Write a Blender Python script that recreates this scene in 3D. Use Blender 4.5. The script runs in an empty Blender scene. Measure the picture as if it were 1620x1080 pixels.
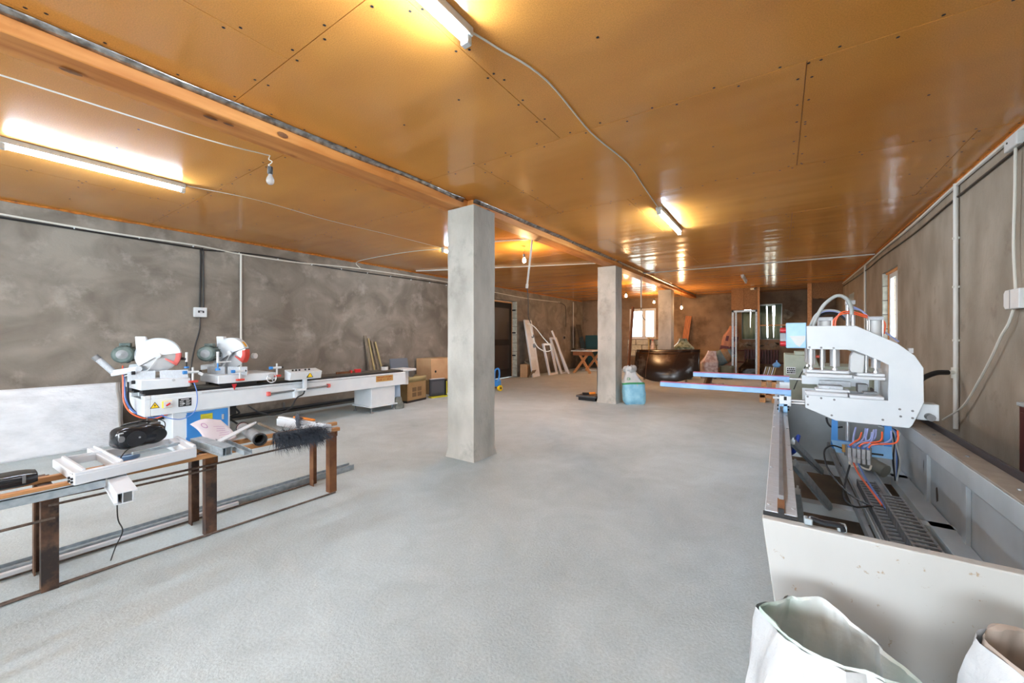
import bpy, bmesh, math, random
from mathutils import Vector, Matrix, Euler, noise
R = math.radians
random.seed(7)
SC = bpy.context.scene
COL = SC.collection

# ------------------------------------------------------------------ camera, world, light, exposure
cam = bpy.data.cameras.new('camera')
cam.sensor_width = 36.0
cam.lens = 36.0 * 624.0 / 1620.0
cam.shift_y = -8.0 / 1620.0
cam.clip_start = 0.02
cam_o = bpy.data.objects.new('camera', cam)
cam_o.location = (0, 0, 1.4)
cam_o.rotation_euler = (R(90), 0, R(34.2))
COL.objects.link(cam_o)
SC.camera = cam_o

world = bpy.data.worlds.new('overcast_sky')
SC.world = world
world.use_nodes = True
wn = world.node_tree.nodes
wn['Background'].inputs[0].default_value = (0.86, 0.93, 1.0, 1)
wn['Background'].inputs[1].default_value = 16.0

SC.view_settings.view_transform = 'Standard'
SC.view_settings.look = 'None'
SC.view_settings.gamma = 1.0
SC.view_settings.use_curve_mapping = False
SC.view_settings.exposure = 0.58

def area_light(name, loc, rot, sx, sy, watts, color):
    l = bpy.data.lights.new(name, 'AREA')
    l.shape = 'RECTANGLE'; l.size = sx; l.size_y = sy
    l.energy = watts; l.color = color
    o = bpy.data.objects.new(name, l)
    o.location = loc; o.rotation_euler = rot
    COL.objects.link(o)
    return o
# area lights added as daylight at two unseen, added windows behind the camera
area_light('added_daylight_wide', (-0.9, -6.12, 1.75), (R(102), 0, 0), 3.4, 1.7, 190, (0.80, 0.91, 1.0))
area_light('added_daylight_side', (-5.2, -6.12, 1.75), (R(102), 0, 0), 3.0, 1.7, 90, (0.80, 0.91, 1.0))

# ------------------------------------------------------------------ materials
def lin(c):
    out = []
    for v in c:
        v /= 255.0
        out.append(v / 12.92 if v <= 0.04045 else ((v + 0.055) / 1.055) ** 2.4)
    return tuple(out) + (1.0,)

MATS = {}
def mat(name, rgb, rough=0.6, metal=0.0, rgb2=None, scale=6.0, detail=5.0, lo=0.35, hi=0.65, bump=0.0, bscale=None,
        stretch=None, spec=0.5, rgb3=None, scale3=1.0, lo3=0.5, hi3=0.7, distort=0.0, alpha=None, trans=0.0, coat=0.0, rough2=None):
    if name in MATS:
        return MATS[name]
    m = bpy.data.materials.new(name)
    m.use_nodes = True
    nt = m.node_tree
    b = nt.nodes['Principled BSDF']
    b.inputs['Base Color'].default_value = lin(rgb)
    b.inputs['Roughness'].default_value = rough
    b.inputs['Metallic'].default_value = metal
    b.inputs['Specular IOR Level'].default_value = spec
    b.inputs['Transmission Weight'].default_value = trans
    b.inputs['Coat Weight'].default_value = coat
    L = nt.links
    if rgb2 or bump or rgb3:
        tc = nt.nodes.new('ShaderNodeTexCoord')
        mp = nt.nodes.new('ShaderNodeMapping')
        L.new(tc.outputs['Object'], mp.inputs['Vector'])
        if stretch: mp.inputs['Scale'].default_value = stretch
        n = nt.nodes.new('ShaderNodeTexNoise')
        n.inputs['Scale'].default_value = scale
        n.inputs['Detail'].default_value = detail
        n.inputs['Distortion'].default_value = distort
        L.new(mp.outputs[0], n.inputs['Vector'])
        src = None
        if rgb2:
            cr = nt.nodes.new('ShaderNodeValToRGB')
            cr.color_ramp.elements[0].position = lo
            cr.color_ramp.elements[1].position = hi
            cr.color_ramp.elements[0].color = lin(rgb)
            cr.color_ramp.elements[1].color = lin(rgb2)
            L.new(n.outputs['Fac'], cr.inputs[0])
            src = cr.outputs[0]
        if rgb3:
            n3 = nt.nodes.new('ShaderNodeTexNoise')
            n3.inputs['Scale'].default_value = scale3
            n3.inputs['Detail'].default_value = 6
            n3.inputs['Roughness'].default_value = 0.65
            L.new(tc.outputs['Object'], n3.inputs['Vector'])
            c3 = nt.nodes.new('ShaderNodeMapRange')
            c3.inputs['From Min'].default_value = lo3
            c3.inputs['From Max'].default_value = hi3
            L.new(n3.outputs['Fac'], c3.inputs['Value'])
            mx = nt.nodes.new('ShaderNodeMix'); mx.data_type = 'RGBA'
            L.new(c3.outputs[0], mx.inputs['Factor'])
            if src: L.new(src, mx.inputs['A'])
            else: mx.inputs['A'].default_value = lin(rgb)
            mx.inputs['B'].default_value = lin(rgb3)
            src = mx.outputs['Result']
        if src: L.new(src, b.inputs['Base Color'])
        if rough2 is not None:
            mr = nt.nodes.new('ShaderNodeMapRange')
            mr.inputs['From Min'].default_value = lo; mr.inputs['From Max'].default_value = hi
            mr.inputs['To Min'].default_value = rough; mr.inputs['To Max'].default_value = rough2
            L.new(n.outputs['Fac'], mr.inputs['Value']); L.new(mr.outputs[0], b.inputs['Roughness'])
        if bump:
            nb = n
            if bscale:
                nb = nt.nodes.new('ShaderNodeTexNoise')
                nb.inputs['Scale'].default_value = bscale
                nb.inputs['Detail'].default_value = 6
                L.new(mp.outputs[0], nb.inputs['Vector'])
            bp = nt.nodes.new('ShaderNodeBump')
            bp.inputs['Strength'].default_value = 1.0
            bp.inputs['Distance'].default_value = bump
            L.new(nb.outputs['Fac'], bp.inputs['Height'])
            L.new(bp.outputs[0], b.inputs['Normal'])
    MATS[name] = m
    return m

def emit(name, rgb, strength):
    m = bpy.data.materials.new(name); m.use_nodes = True
    b = m.node_tree.nodes['Principled BSDF']
    b.inputs['Base Color'].default_value = lin((240, 240, 240))
    b.inputs['Emission Color'].default_value = lin(rgb)
    b.inputs['Emission Strength'].default_value = strength
    MATS[name] = m
    return m

def hardboard():
    m = bpy.data.materials.new('hardboard'); m.use_nodes = True
    nt = m.node_tree; L = nt.links; b = nt.nodes['Principled BSDF']
    tc = nt.nodes.new('ShaderNodeTexCoord')
    n1 = nt.nodes.new('ShaderNodeTexNoise'); n1.inputs['Scale'].default_value = 0.8; n1.inputs['Detail'].default_value = 5
    n2 = nt.nodes.new('ShaderNodeTexNoise'); n2.inputs['Scale'].default_value = 160; n2.inputs['Detail'].default_value = 3
    L.new(tc.outputs['Object'], n1.inputs['Vector']); L.new(tc.outputs['Object'], n2.inputs['Vector'])
    c1 = nt.nodes.new('ShaderNodeValToRGB')
    c1.color_ramp.elements[0].position = 0.3; c1.color_ramp.elements[1].position = 0.7
    c1.color_ramp.elements[0].color = lin((202, 134, 60)); c1.color_ramp.elements[1].color = lin((216, 150, 72))
    L.new(n1.outputs['Fac'], c1.inputs[0])
    mr = nt.nodes.new('ShaderNodeMapRange')
    mr.inputs['From Min'].default_value = 0.25; mr.inputs['From Max'].default_value = 0.75
    mr.inputs['To Min'].default_value = 0.82; mr.inputs['To Max'].default_value = 1.15
    L.new(n2.outputs['Fac'], mr.inputs['Value'])
    mu = nt.nodes.new('ShaderNodeMix'); mu.data_type = 'RGBA'; mu.blend_type = 'MULTIPLY'; mu.inputs['Factor'].default_value = 1
    L.new(c1.outputs[0], mu.inputs['A']); L.new(mr.outputs[0], mu.inputs['B'])
    L.new(mu.outputs['Result'], b.inputs['Base Color'])
    b.inputs['Roughness'].default_value = 0.17
    b.inputs['Specular IOR Level'].default_value = 0.5
    # sheets sag between battens: long soft waves
    mp = nt.nodes.new('ShaderNodeMapping'); mp.inputs['Scale'].default_value = (0.5, 2.3, 1)
    L.new(tc.outputs['Object'], mp.inputs['Vector'])
    n3 = nt.nodes.new('ShaderNodeTexNoise'); n3.inputs['Scale'].default_value = 1.0; n3.inputs['Detail'].default_value = 1.5
    L.new(mp.outputs[0], n3.inputs['Vector'])
    bp = nt.nodes.new('ShaderNodeBump'); bp.inputs['Distance'].default_value = 0.022; bp.inputs['Strength'].default_value = 1
    L.new(n3.outputs['Fac'], bp.inputs['Height']); L.new(bp.outputs[0], b.inputs['Normal'])
    MATS['hardboard'] = m
    return m

M_board = hardboard()
def floor_material():
    m = bpy.data.materials.new('floor_concrete'); m.use_nodes = True
    nt = m.node_tree; L = nt.links; b = nt.nodes['Principled BSDF']; b.inputs['Roughness'].default_value = .8
    tc = nt.nodes.new('ShaderNodeTexCoord')
    def nz(scale, detail, rough=.55, dist=0, vec=None):
        n = nt.nodes.new('ShaderNodeTexNoise'); n.inputs['Scale'].default_value = scale; n.inputs['Detail'].default_value = detail
        n.inputs['Roughness'].default_value = rough; n.inputs['Distortion'].default_value = dist
        L.new(vec or tc.outputs['Object'], n.inputs['Vector']); return n
    big = nz(.45, 8, .6, .6); grain = nz(70, 6, .7); swirl = nz(2.2, 8, .65, 1.5)
    r = nt.nodes.new('ShaderNodeValToRGB'); r.color_ramp.elements[0].position = .32; r.color_ramp.elements[1].position = .68
    r.color_ramp.elements[0].color = lin((164, 175, 177)); r.color_ramp.elements[1].color = lin((190, 201, 203)); L.new(big.outputs['Fac'], r.inputs[0])
    def mul(src, n, lo, hi, f0=.3, f1=.7):
        mr = nt.nodes.new('ShaderNodeMapRange'); mr.inputs['From Min'].default_value = f0; mr.inputs['From Max'].default_value = f1
        mr.inputs['To Min'].default_value = lo; mr.inputs['To Max'].default_value = hi; L.new(n.outputs['Fac'], mr.inputs['Value'])
        mx = nt.nodes.new('ShaderNodeMix'); mx.data_type = 'RGBA'; mx.blend_type = 'MULTIPLY'; mx.inputs['Factor'].default_value = 1
        L.new(src, mx.inputs['A']); L.new(mr.outputs[0], mx.inputs['B']); return mx.outputs['Result']
    c = mul(r.outputs[0], swirl, .9, 1.06); c = mul(c, grain, .84, 1.12)
    L.new(c, b.inputs['Base Color'])
    bp = nt.nodes.new('ShaderNodeBump'); bp.inputs['Distance'].default_value = .004; bp.inputs['Strength'].default_value = 1
    L.new(grain.outputs['Fac'], bp.inputs['Height']); L.new(bp.outputs[0], b.inputs['Normal'])
    return m
M_floor = floor_material()
M_plL = mat('plaster_left', (106, 98, 88), 0.9, rgb2=(136, 128, 117), scale=1.5, detail=10, bump=0.006, bscale=22,
            rgb3=(160, 153, 143), scale3=2.4, lo3=0.54, hi3=0.78, distort=1.2, stretch=(1, 1, 1.3))
M_plR = mat('plaster_right', (134, 124, 110), 0.9, rgb2=(158, 147, 132), scale=2.0, detail=9, bump=0.005, bscale=25,
            rgb3=(110, 100, 88), scale3=3.2, lo3=0.6, hi3=0.8, stretch=(1, 1.2, 0.7))
M_plB = mat('plaster_back', (108, 90, 74), 0.9, rgb2=(146, 126, 106), scale=1.1, detail=8, bump=0.005, bscale=20,
            rgb3=(66, 56, 48), scale3=0.9, lo3=0.5, hi3=0.7)
M_col = mat('column_concrete', (160, 157, 149), 0.88, rgb2=(190, 187, 179), scale=3.0, detail=9, bump=0.005, bscale=30,
            rgb3=(140, 138, 130), scale3=2.5, lo3=0.55, hi3=0.75, stretch=(1, 1, 0.5))
M_block = mat('aerated_block', (196, 197, 184), 0.95, rgb2=(172, 172, 158), scale=14, bump=0.003, bscale=60)
M_mortar = mat('grey_mortar', (132, 127, 119), 0.95, rgb2=(104, 100, 93), scale=9, bump=0.004)
M_beam = mat('pine_beam', (186, 112, 46), 0.55, rgb2=(214, 146, 78), scale=2.6, detail=8, stretch=(5, 0.5, 5), bump=0.002,
             rgb3=(142, 78, 30), scale3=1.7, lo3=0.6, hi3=0.76)
M_pine = mat('pine_wood', (176, 122, 74), 0.6, rgb2=(200, 148, 98), scale=5, detail=6, stretch=(6, 0.6, 6))
M_oldwood = mat('old_grey_wood', (108, 96, 82), 0.8, rgb2=(140, 128, 110), scale=7, stretch=(4, 4, 0.5))
M_brownwood = mat('brown_plank', (128, 72, 34), 0.6, rgb2=(150, 90, 46), scale=5, stretch=(5, 5, 0.5))
M_osb = mat('osb_board', (118, 84, 54), 0.8, rgb2=(152, 114, 78), scale=55, detail=4, bump=0.002)
M_white = mat('white_paint', (210, 213, 214), 0.42, rgb2=(200, 203, 204), scale=8)
M_mwhite = mat('machine_white', (218, 224, 228), 0.36, rgb2=(210, 217, 222), scale=5)
M_dirtywhite = mat('stained_white_paint', (188, 189, 187), 0.5, rgb2=(174, 174, 170), scale=2.0, detail=8,
                   rgb3=(150, 128, 100), scale3=34, lo3=0.64, hi3=0.72, stretch=(1, 1, 0.4))
M_pvc = mat('white_pvc', (212, 216, 221), 0.32)
M_gasket = mat('black_rubber', (26, 27, 30), 0.6)
M_black = mat('black_plastic', (24, 25, 28), 0.35, rgb2=(38, 39, 43), scale=20)
M_gloss = mat('gloss_black', (30, 33, 38), 0.18)
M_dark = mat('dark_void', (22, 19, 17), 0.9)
M_blue = mat('blue_paint', (44, 120, 192), 0.4, rgb2=(58, 134, 204), scale=3)
M_lblue = mat('pale_blue_film', (122, 176, 222), 0.3, rgb2=(150, 196, 234), scale=6)
M_paleblue = mat('pale_blue_sheet', (168, 196, 224), 0.5)
M_steel = mat('bright_steel', (200, 202, 204), 0.34, 0.7)
M_alu = mat('brushed_aluminium', (188, 194, 200), 0.42, 0.12, rgb2=(172, 176, 180), scale=30, stretch=(1, 6, 1))
M_galv = mat('galvanised_steel', (150, 162, 170), 0.45, 0.45, rgb2=(176, 186, 192), scale=28, detail=4)
M_gsteel = mat('grey_steel', (112, 114, 116), 0.45, 0.4, rgb2=(134, 136, 138), scale=9)
M_rust = mat('rusty_steel', (84, 58, 46), 0.7, 0.3, rgb2=(122, 92, 72), scale=9, detail=8, bump=0.002,
             rgb3=(52, 44, 42), scale3=5, lo3=0.48, hi3=0.62)
M_rust2 = mat('brown_rust_steel', (104, 62, 38), 0.7, 0.25, rgb2=(134, 92, 58), scale=8, bump=0.002, rgb3=(148, 128, 104), scale3=6, lo3=0.62, hi3=0.76)
M_rebar = mat('rebar_rust', (92, 78, 70), 0.75, 0.3, rgb2=(120, 104, 94), scale=40)
M_grey = mat('machine_grey_paint', (160, 168, 172), 0.45, rgb2=(176, 184, 188), scale=4)
M_greygreen = mat('grey_green_paint', (152, 158, 142), 0.5, rgb2=(166, 172, 156), scale=6)
M_green = mat('motor_green', (62, 78, 74), 0.5, rgb2=(92, 108, 104), scale=12)
M_greendk = mat('motor_dark_green', (30, 52, 46), 0.5)
M_red = mat('red_guard', (206, 66, 52), 0.4)
M_pinkred = mat('salmon_red', (216, 104, 98), 0.4)
M_redsw = mat('red_switch', (196, 40, 46), 0.35)
M_dkred = mat('dark_red_paint', (74, 22, 26), 0.45)
M_yellow = mat('warning_yellow', (240, 200, 20), 0.45)
M_ylime = mat('faded_yellow', (186, 178, 40), 0.5)
M_gold = mat('gold_plate', (184, 146, 82), 0.4, 0.2)
M_print = mat('black_print', (20, 20, 22), 0.6)
M_rprint = mat('red_print', (150, 60, 34), 0.6)
M_gprint = mat('green_print', (52, 142, 92), 0.6)
M_wprint = mat('white_print', (214, 216, 218), 0.6)
M_card = mat('cardboard', (140, 112, 74), 0.85, rgb2=(152, 124, 84), scale=5)
M_card2 = mat('light_cardboard', (192, 152, 112), 0.85, rgb2=(204, 166, 126), scale=4)
M_cardin = mat('cardboard_flap', (170, 152, 108), 0.85)
M_cardprint = mat('cardboard_print', (104, 82, 54), 0.85)
M_tape = mat('dark_tape', (28, 24, 24), 0.6)
M_insul = mat('foam_wrap', (196, 199, 202), 0.45, rgb2=(216, 218, 221), scale=9, detail=8, bump=0.01, bscale=30, stretch=(1, 0.5, 1))
M_foam = mat('orange_foam', (190, 116, 40), 0.9, rgb2=(150, 84, 28), scale=30, bump=0.01)
M_foil = mat('silver_foil', (190, 186, 182), 0.28, 0.9, rgb2=(120, 112, 104), scale=18, bump=0.006)
M_cablew = mat('white_cable', (208, 206, 196), 0.5)
M_cond = mat('white_conduit', (206, 204, 198), 0.5)
M_cablek = mat('black_cable', (24, 24, 26), 0.5)
M_hose = mat('clear_grey_hose', (176, 182, 180), 0.35)
M_bluehose = mat('blue_air_hose', (92, 128, 196), 0.35)
M_palehose = mat('lilac_air_hose', (150, 164, 214), 0.35)
M_orhose = mat('orange_air_hose', (240, 104, 60), 0.35)
M_sack = mat('woven_white_sack', (198, 200, 201), 0.55, rgb2=(182, 185, 187), scale=7, detail=6, bump=0.022, bscale=9)
M_sackin = mat('sack_lining', (216, 221, 219), 0.5, rgb2=(176, 198, 188), scale=3.5, detail=5, lo=.45, hi=.62, bump=.01, bscale=9)
M_sackblue = mat('woven_blue_sack', (128, 192, 222), 0.55, rgb2=(158, 212, 234), scale=9, bump=0.006, bscale=16)
M_sackpink = mat('pink_sack', (176, 128, 104), 0.75, rgb2=(152, 104, 88), scale=6, bump=0.01, bscale=14)
M_sackpurple = mat('purple_sack_band', (84, 52, 70), 0.75)
M_sackgb = mat('grey_blue_sack', (82, 108, 120), 0.75, rgb2=(104, 128, 138), scale=8, bump=0.01, bscale=14)
M_sacktan = mat('tan_sack', (140, 116, 90), 0.8, rgb2=(120, 98, 76), scale=8, bump=0.008)
M_film = mat('clear_film_bag', (206, 196, 196), 0.22, rgb2=(168, 146, 146), scale=10, bump=0.012, bscale=14)
M_grnfilm = mat('green_white_film', (142, 158, 142), 0.3, rgb2=(60, 78, 58), scale=11, bump=0.02, bscale=12)
M_shell = mat('dark_gloss_shell', (44, 36, 33), 0.24, rgb3=(112, 104, 96), scale3=2.2, lo3=0.55, hi3=0.8, bump=0.003, bscale=3)
M_teal = mat('teal_paint', (24, 68, 74), 0.5)
M_glass = mat('window_glass', (240, 246, 250), 0.02, trans=1.0, spec=0.5)
M_greensheet = mat('green_plastic_sheet', (108, 128, 112), 0.5, rgb2=(126, 146, 128), scale=2.5)
M_paper = mat('paper', (214, 208, 214), 0.8, rgb2=(204, 200, 208), scale=5)
M_pinkprint = mat('purple_print', (176, 140, 180), 0.8)
M_pipe = mat('grey_plastic_pipe', (112, 114, 116), 0.45, rgb2=(138, 140, 141), scale=12)
M_bristle = mat('grey_bristle', (66, 75, 88), 0.6, rgb2=(40, 46, 56), scale=40)
M_orange = mat('orange_plastic', (236, 140, 40), 0.5)
M_tube = emit('fluorescent_tube', (216, 236, 255), 235.0)
M_bulb = emit('warm_bulb', (255, 204, 146), 1100.0)
M_tubeoff = mat('unlit_tube', (214, 216, 214), 0.3)
M_clear = mat('clear_bulb_glass', (232, 232, 230), 0.08, spec=0.5, alpha=None, trans=0.6)
M_hill = mat('hazy_hill', (150, 158, 160), 0.95)
M_ground = mat('dry_ground', (150, 146, 130), 0.95, rgb2=(128, 126, 108), scale=0.4)

# ------------------------------------------------------------------ mesh helpers
def catmull(pts, n=6):
    P = [Vector(p) for p in pts]
    if len(P) < 3: return P
    out = []
    for i in range(len(P) - 1):
        p0 = P[i - 1] if i > 0 else P[i] * 2 - P[i + 1]
        p1, p2 = P[i], P[i + 1]
        p3 = P[i + 2] if i + 2 < len(P) else P[i + 1] * 2 - P[i]
        for k in range(n):
            t = k / n
            out.append(0.5 * ((2 * p1) + (p2 - p0) * t + (2 * p0 - 5 * p1 + 4 * p2 - p3) * t * t + (3 * p1 - p0 - 3 * p2 + p3) * t ** 3))
    out.append(P[-1])
    return out

class B:
    """collects shapes for ONE mesh object"""
    def __init__(s, M=None):
        s.v = []; s.f = []; s.M = M
    def add(s, verts, faces, M=None):
        o = len(s.v)
        for p in verts:
            p = Vector(p)
            if M is not None: p = M @ p
            s.v.append(p)
        for f in faces: s.f.append([i + o for i in f])
        return s
    def box(s, x0, x1, y0, y1, z0, z1, M=None):
        v = [(x0, y0, z0), (x1, y0, z0), (x1, y1, z0), (x0, y1, z0), (x0, y0, z1), (x1, y0, z1), (x1, y1, z1), (x0, y1, z1)]
        return s.add(v, [(0, 3, 2, 1), (4, 5, 6, 7), (0, 1, 5, 4), (1, 2, 6, 5), (2, 3, 7, 6), (3, 0, 4, 7)], M)
    def obox(s, c, size, rot=(0, 0, 0)):
        M = Matrix.Translation(c) @ Euler(rot).to_matrix().to_4x4()
        a, b, d = size[0] / 2, size[1] / 2, size[2] / 2
        return s.box(-a, a, -b, b, -d, d, M)
    def bar(s, p0, p1, w, h, up=(0, 0, 1)):
        p0, p1 = Vector(p0), Vector(p1)
        d = (p1 - p0).normalized(); u = Vector(up)
        sd = d.cross(u)
        if sd.length < 1e-5: sd = d.cross(Vector((1, 0, 0)))
        sd.normalize(); u = sd.cross(d)
        v = []
        for p in (p0, p1):
            for a, b in ((-1, -1), (1, -1), (1, 1), (-1, 1)):
                v.append(p + sd * a * w / 2 + u * b * h / 2)
        return s.add(v, [(0, 3, 2, 1), (4, 5, 6, 7), (0, 1, 5, 4), (1, 2, 6, 5), (2, 3, 7, 6), (3, 0, 4, 7)])
    def cyl(s, p0, p1, r0, r1=None, n=16, cap=True):
        r1 = r0 if r1 is None else r1
        p0, p1 = Vector(p0), Vector(p1)
        d = (p1 - p0).normalized()
        a = d.orthogonal().normalized(); b = d.cross(a)
        v = []
        for p, r in ((p0, r0), (p1, r1)):
            for k in range(n):
                t = 2 * math.pi * k / n
                v.append(p + (a * math.cos(t) + b * math.sin(t)) * r)
        f = [(k, (k + 1) % n, n + (k + 1) % n, n + k) for k in range(n)]
        if cap: f += [tuple(reversed(range(n))), tuple(range(n, 2 * n))]
        return s.add(v, f)
    def tube(s, pts, r, n=8, sm=True, cn=6, radii=None):
        P = catmull(pts, cn) if sm else [Vector(p) for p in pts]
        m = len(P); v = []; up = None
        for i, p in enumerate(P):
            d = (P[min(i + 1, m - 1)] - P[max(i - 1, 0)])
            d = d.normalized() if d.length > 1e-9 else Vector((0, 0, 1))
            if up is None: up = d.orthogonal().normalized()
            up = (up - d * up.dot(d))
            up = up.normalized() if up.length > 1e-6 else d.orthogonal().normalized()
            b = d.cross(up)
            rr = r if radii is None else radii(i / max(1, m - 1))
            for k in range(n):
                t = 2 * math.pi * k / n
                v.append(p + (up * math.cos(t) + b * math.sin(t)) * rr)
        f = []
        for i in range(m - 1):
            for k in range(n):
                f.append((i * n + k, i * n + (k + 1) % n, (i + 1) * n + (k + 1) % n, (i + 1) * n + k))
        f += [tuple(reversed(range(n))), tuple(range((m - 1) * n, m * n))]
        return s.add(v, f)
    def prism(s, poly, ax, a0, a1):
        n = len(poly)
        def P(u, w, a):
            return (a, u, w) if ax == 'x' else (u, a, w) if ax == 'y' else (u, w, a)
        v = [P(u, w, a0) for u, w in poly] + [P(u, w, a1) for u, w in poly]
        f = [(k, (k + 1) % n, n + (k + 1) % n, n + k) for k in range(n)]
        f += [tuple(reversed(range(n))), tuple(range(n, 2 * n))]
        return s.add(v, f)
    def lathe(s, prof, n=20, M=None, cap=True):
        v = []
        for r, z in prof:
            for k in range(n):
                t = 2 * math.pi * k / n
                v.append((r * math.cos(t), r * math.sin(t), z))
        f = []
        for i in range(len(prof) - 1):
            for k in range(n):
                f.append((i * n + k, i * n + (k + 1) % n, (i + 1) * n + (k + 1) % n, (i + 1) * n + k))
        if cap: f += [tuple(reversed(range(n))), tuple(range((len(prof) - 1) * n, len(prof) * n))]
        return s.add(v, f, M)
    def grid(s, fn, nu, nv, wrap=False):
        v = [fn(i / nu, j / nv) for j in range(nv + 1) for i in range(nu + (0 if wrap else 1))]
        w = nu if wrap else nu + 1
        f = []
        for j in range(nv):
            for i in range(nu):
                f.append((j * w + i, j * w + (i + 1) % w, (j + 1) * w + (i + 1) % w, (j + 1) * w + i))
        return s.add(v, f)
    def sector(s, r0, r1, a0, a1, h0, h1, M=None, n=24):
        """ring sector in local XY, extruded h0..h1 in local Z"""
        v = []; m = n + 1
        for h in (h0, h1):
            for r in (r0, r1):
                for k in range(m):
                    t = a0 + (a1 - a0) * k / n
                    v.append((r * math.cos(t), r * math.sin(t), h))
        f = []
        for k in range(n):
            a, b, c, d = k, m + k, 2 * m + k, 3 * m + k
            f += [(a, a + 1, b + 1, b), (c, d, d + 1, c + 1), (b, b + 1, d + 1, d), (a, c, c + 1, a + 1)]
        f += [(0, m, 3 * m, 2 * m), (n, 2 * m + n, 3 * m + n, m + n)]
        return s.add(v, f, M)

OFF = {}
def obj(name, b, m, parent=None, bevel=0.0, solid=0.0, subsurf=0, angle=38, kind=None, label=None, recalc=True):
    me = bpy.data.meshes.new(name)
    off = OFF.get(parent.name) if parent is not None else None
    vs = [tuple(p - off) for p in b.v] if off is not None else [tuple(p) for p in b.v]
    me.from_pydata(vs, [], b.f)
    if recalc:
        bm = bmesh.new(); bm.from_mesh(me)
        bmesh.ops.recalc_face_normals(bm, faces=bm.faces)
        bm.to_mesh(me); bm.free()
    me.materials.append(m)
    for p in me.polygons: p.use_smooth = True
    me.set_sharp_from_angle(angle=R(angle))
    o = bpy.data.objects.new(name, me)
    COL.objects.link(o)
    if parent is not None:
        o.parent = parent
        if off is not None: OFF[o.name] = off
    if solid:
        md = o.modifiers.new('thickness', 'SOLIDIFY'); md.thickness = solid
    if bevel:
        md = o.modifiers.new('bevel', 'BEVEL'); md.width = bevel; md.segments = 2; md.limit_method = 'ANGLE'; md.angle_limit = R(40)
    if subsurf:
        md = o.modifiers.new('smooth', 'SUBSURF'); md.levels = subsurf; md.render_levels = subsurf
    if kind: o['kind'] = kind
    if label: o['label'] = label
    return o

def tag(o, label, cat, group=None):
    o['label'] = label; o['category'] = cat
    if group: o['group'] = group
    return o

def thing(name, label, cat, loc=(0, 0, 0), rz=0.0, group=None, local=False, rot=None):
    """an Empty at a thing's base; parts are given in world coordinates unless local"""
    o = bpy.data.objects.new(name, None)
    o.empty_display_size = 0.1
    COL.objects.link(o)
    o.location = loc
    o.rotation_euler = rot if rot else (0, 0, rz)
    if not local: OFF[o.name] = Vector(loc)
    return tag(o, label, cat, group)

def based(o):
    """move a single-mesh thing's origin to its base"""
    vs = [v.co for v in o.data.vertices]
    c = Vector(((min(v.x for v in vs) + max(v.x for v in vs)) / 2, (min(v.y for v in vs) + max(v.y for v in vs)) / 2, min(v.z for v in vs)))
    o.data.transform(Matrix.Translation(-c))
    o.location = c
    return o

def single(name, b, m, label, cat, group=None, **k):
    return based(tag(obj(name, b, m, **k), label, cat, group))

def copy_tree(o, parent=None):
    c = o.copy(); COL.objects.link(c)
    if parent is not None: c.parent = parent
    for ch in list(o.children): copy_tree(ch, c)
    return c

def struct(name, b, m, **k):
    return obj(name, b, m, kind='structure', **k)

def holed(u0, u1, z0, z1, holes):
    """rectangles of a wall (u,z) left over around holes"""
    us = sorted({u0, u1} | {h[0] for h in holes} | {h[1] for h in holes})
    zs = sorted({z0, z1} | {h[2] for h in holes} | {h[3] for h in holes})
    out = []
    for a, b_ in zip(us, us[1:]):
        for c, d in zip(zs, zs[1:]):
            mu, mz = (a + b_) / 2, (c + d) / 2
            if not any(h[0] < mu < h[1] and h[2] < mz < h[3] for h in holes): out.append((a, b_, c, d))
    return out

# ================================================================== THE ROOM
XL, XR, YF, YB, ZC = -7.5, 1.52, -6.0, 16.8, 3.0
floor = struct('floor', B().box(XL - .3, XR + .3, YF - .3, YB + .3, -.12, 0), M_floor)
ground = struct('ground', B().box(-160, 160, -160, 200, -0.75, -0.6), M_ground)
def hillf(u, v):
    x = -140 + 200 * u; y = 120 + 50 * v
    h = 9 * math.sin(math.pi * v) * (0.55 + 0.45 * noise.noise(Vector((x * 0.03, y * .03, 1.7))) + .15 * math.sin(x * .11))
    return (x, y, -0.7 + max(0, h))
tag(obj('hill', B().grid(hillf, 50, 8), M_hill), 'low hazy hill far outside the bright double window', 'hill')

# ---- ceiling: slab + hardboard sheets, each its own piece
ceiling = struct('ceiling', B().box(XL - .3, XR + .3, YF - .3, YB + .3, ZC + .006, ZC + .2), M_brownwood)
screws = B()
def screw(x, y):
    v = [(x + .009 * math.cos(k * 1.0472), y + .009 * math.sin(k * 1.0472), ZC - .0015) for k in range(6)]
    w = [(x, y, ZC + .004)]
    screws.add(v + w, [(5, 4, 3, 2, 1, 0)] + [(k, (k + 1) % 6, 6) for k in range(6)])
def board(x0, x1, y0, y1):
    g = 0.0022
    b = B().box(x0 + g, x1 - g, y0 + g, y1 - g, ZC + random.uniform(-.0008, .0008), ZC + .0055)
    obj('ceiling_board', b, M_board, ceiling)
    for yy in (y0 + .035, y1 - .035, (y0 + y1) / 2):
        x = x0 + .06
        while x < x1:
            screw(x + random.uniform(-.05, .05), yy + random.uniform(-.012, .012)); x += .34 if yy != (y0 + y1) / 2 else .62
    for xx in (x0 + .03, x1 - .03):
        y = y0 + .2
        while y < y1:
            screw(xx + random.uniform(-.01, .01), y + random.uniform(-.04, .04)); y += .3
def lay(xa, xb, y_first, splits):
    y = y_first; k = 0
    while y < YB:
        y0, y1 = max(y, YF), min(y + 1.7, YB)
        if y1 > y0 + .05:
            xs = [xa] + [x for x in splits[k % len(splits)] if xa + .1 < x < xb - .1] + [xb]
            for a, b_ in zip(xs, xs[1:]): board(a, b_, y0, y1)
        y += 1.7; k += 1
lay(-3.07, XR, 1.16 - 1.7 * 5, [(-2.35, 0.13), (-1.47, 1.27)])
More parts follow.
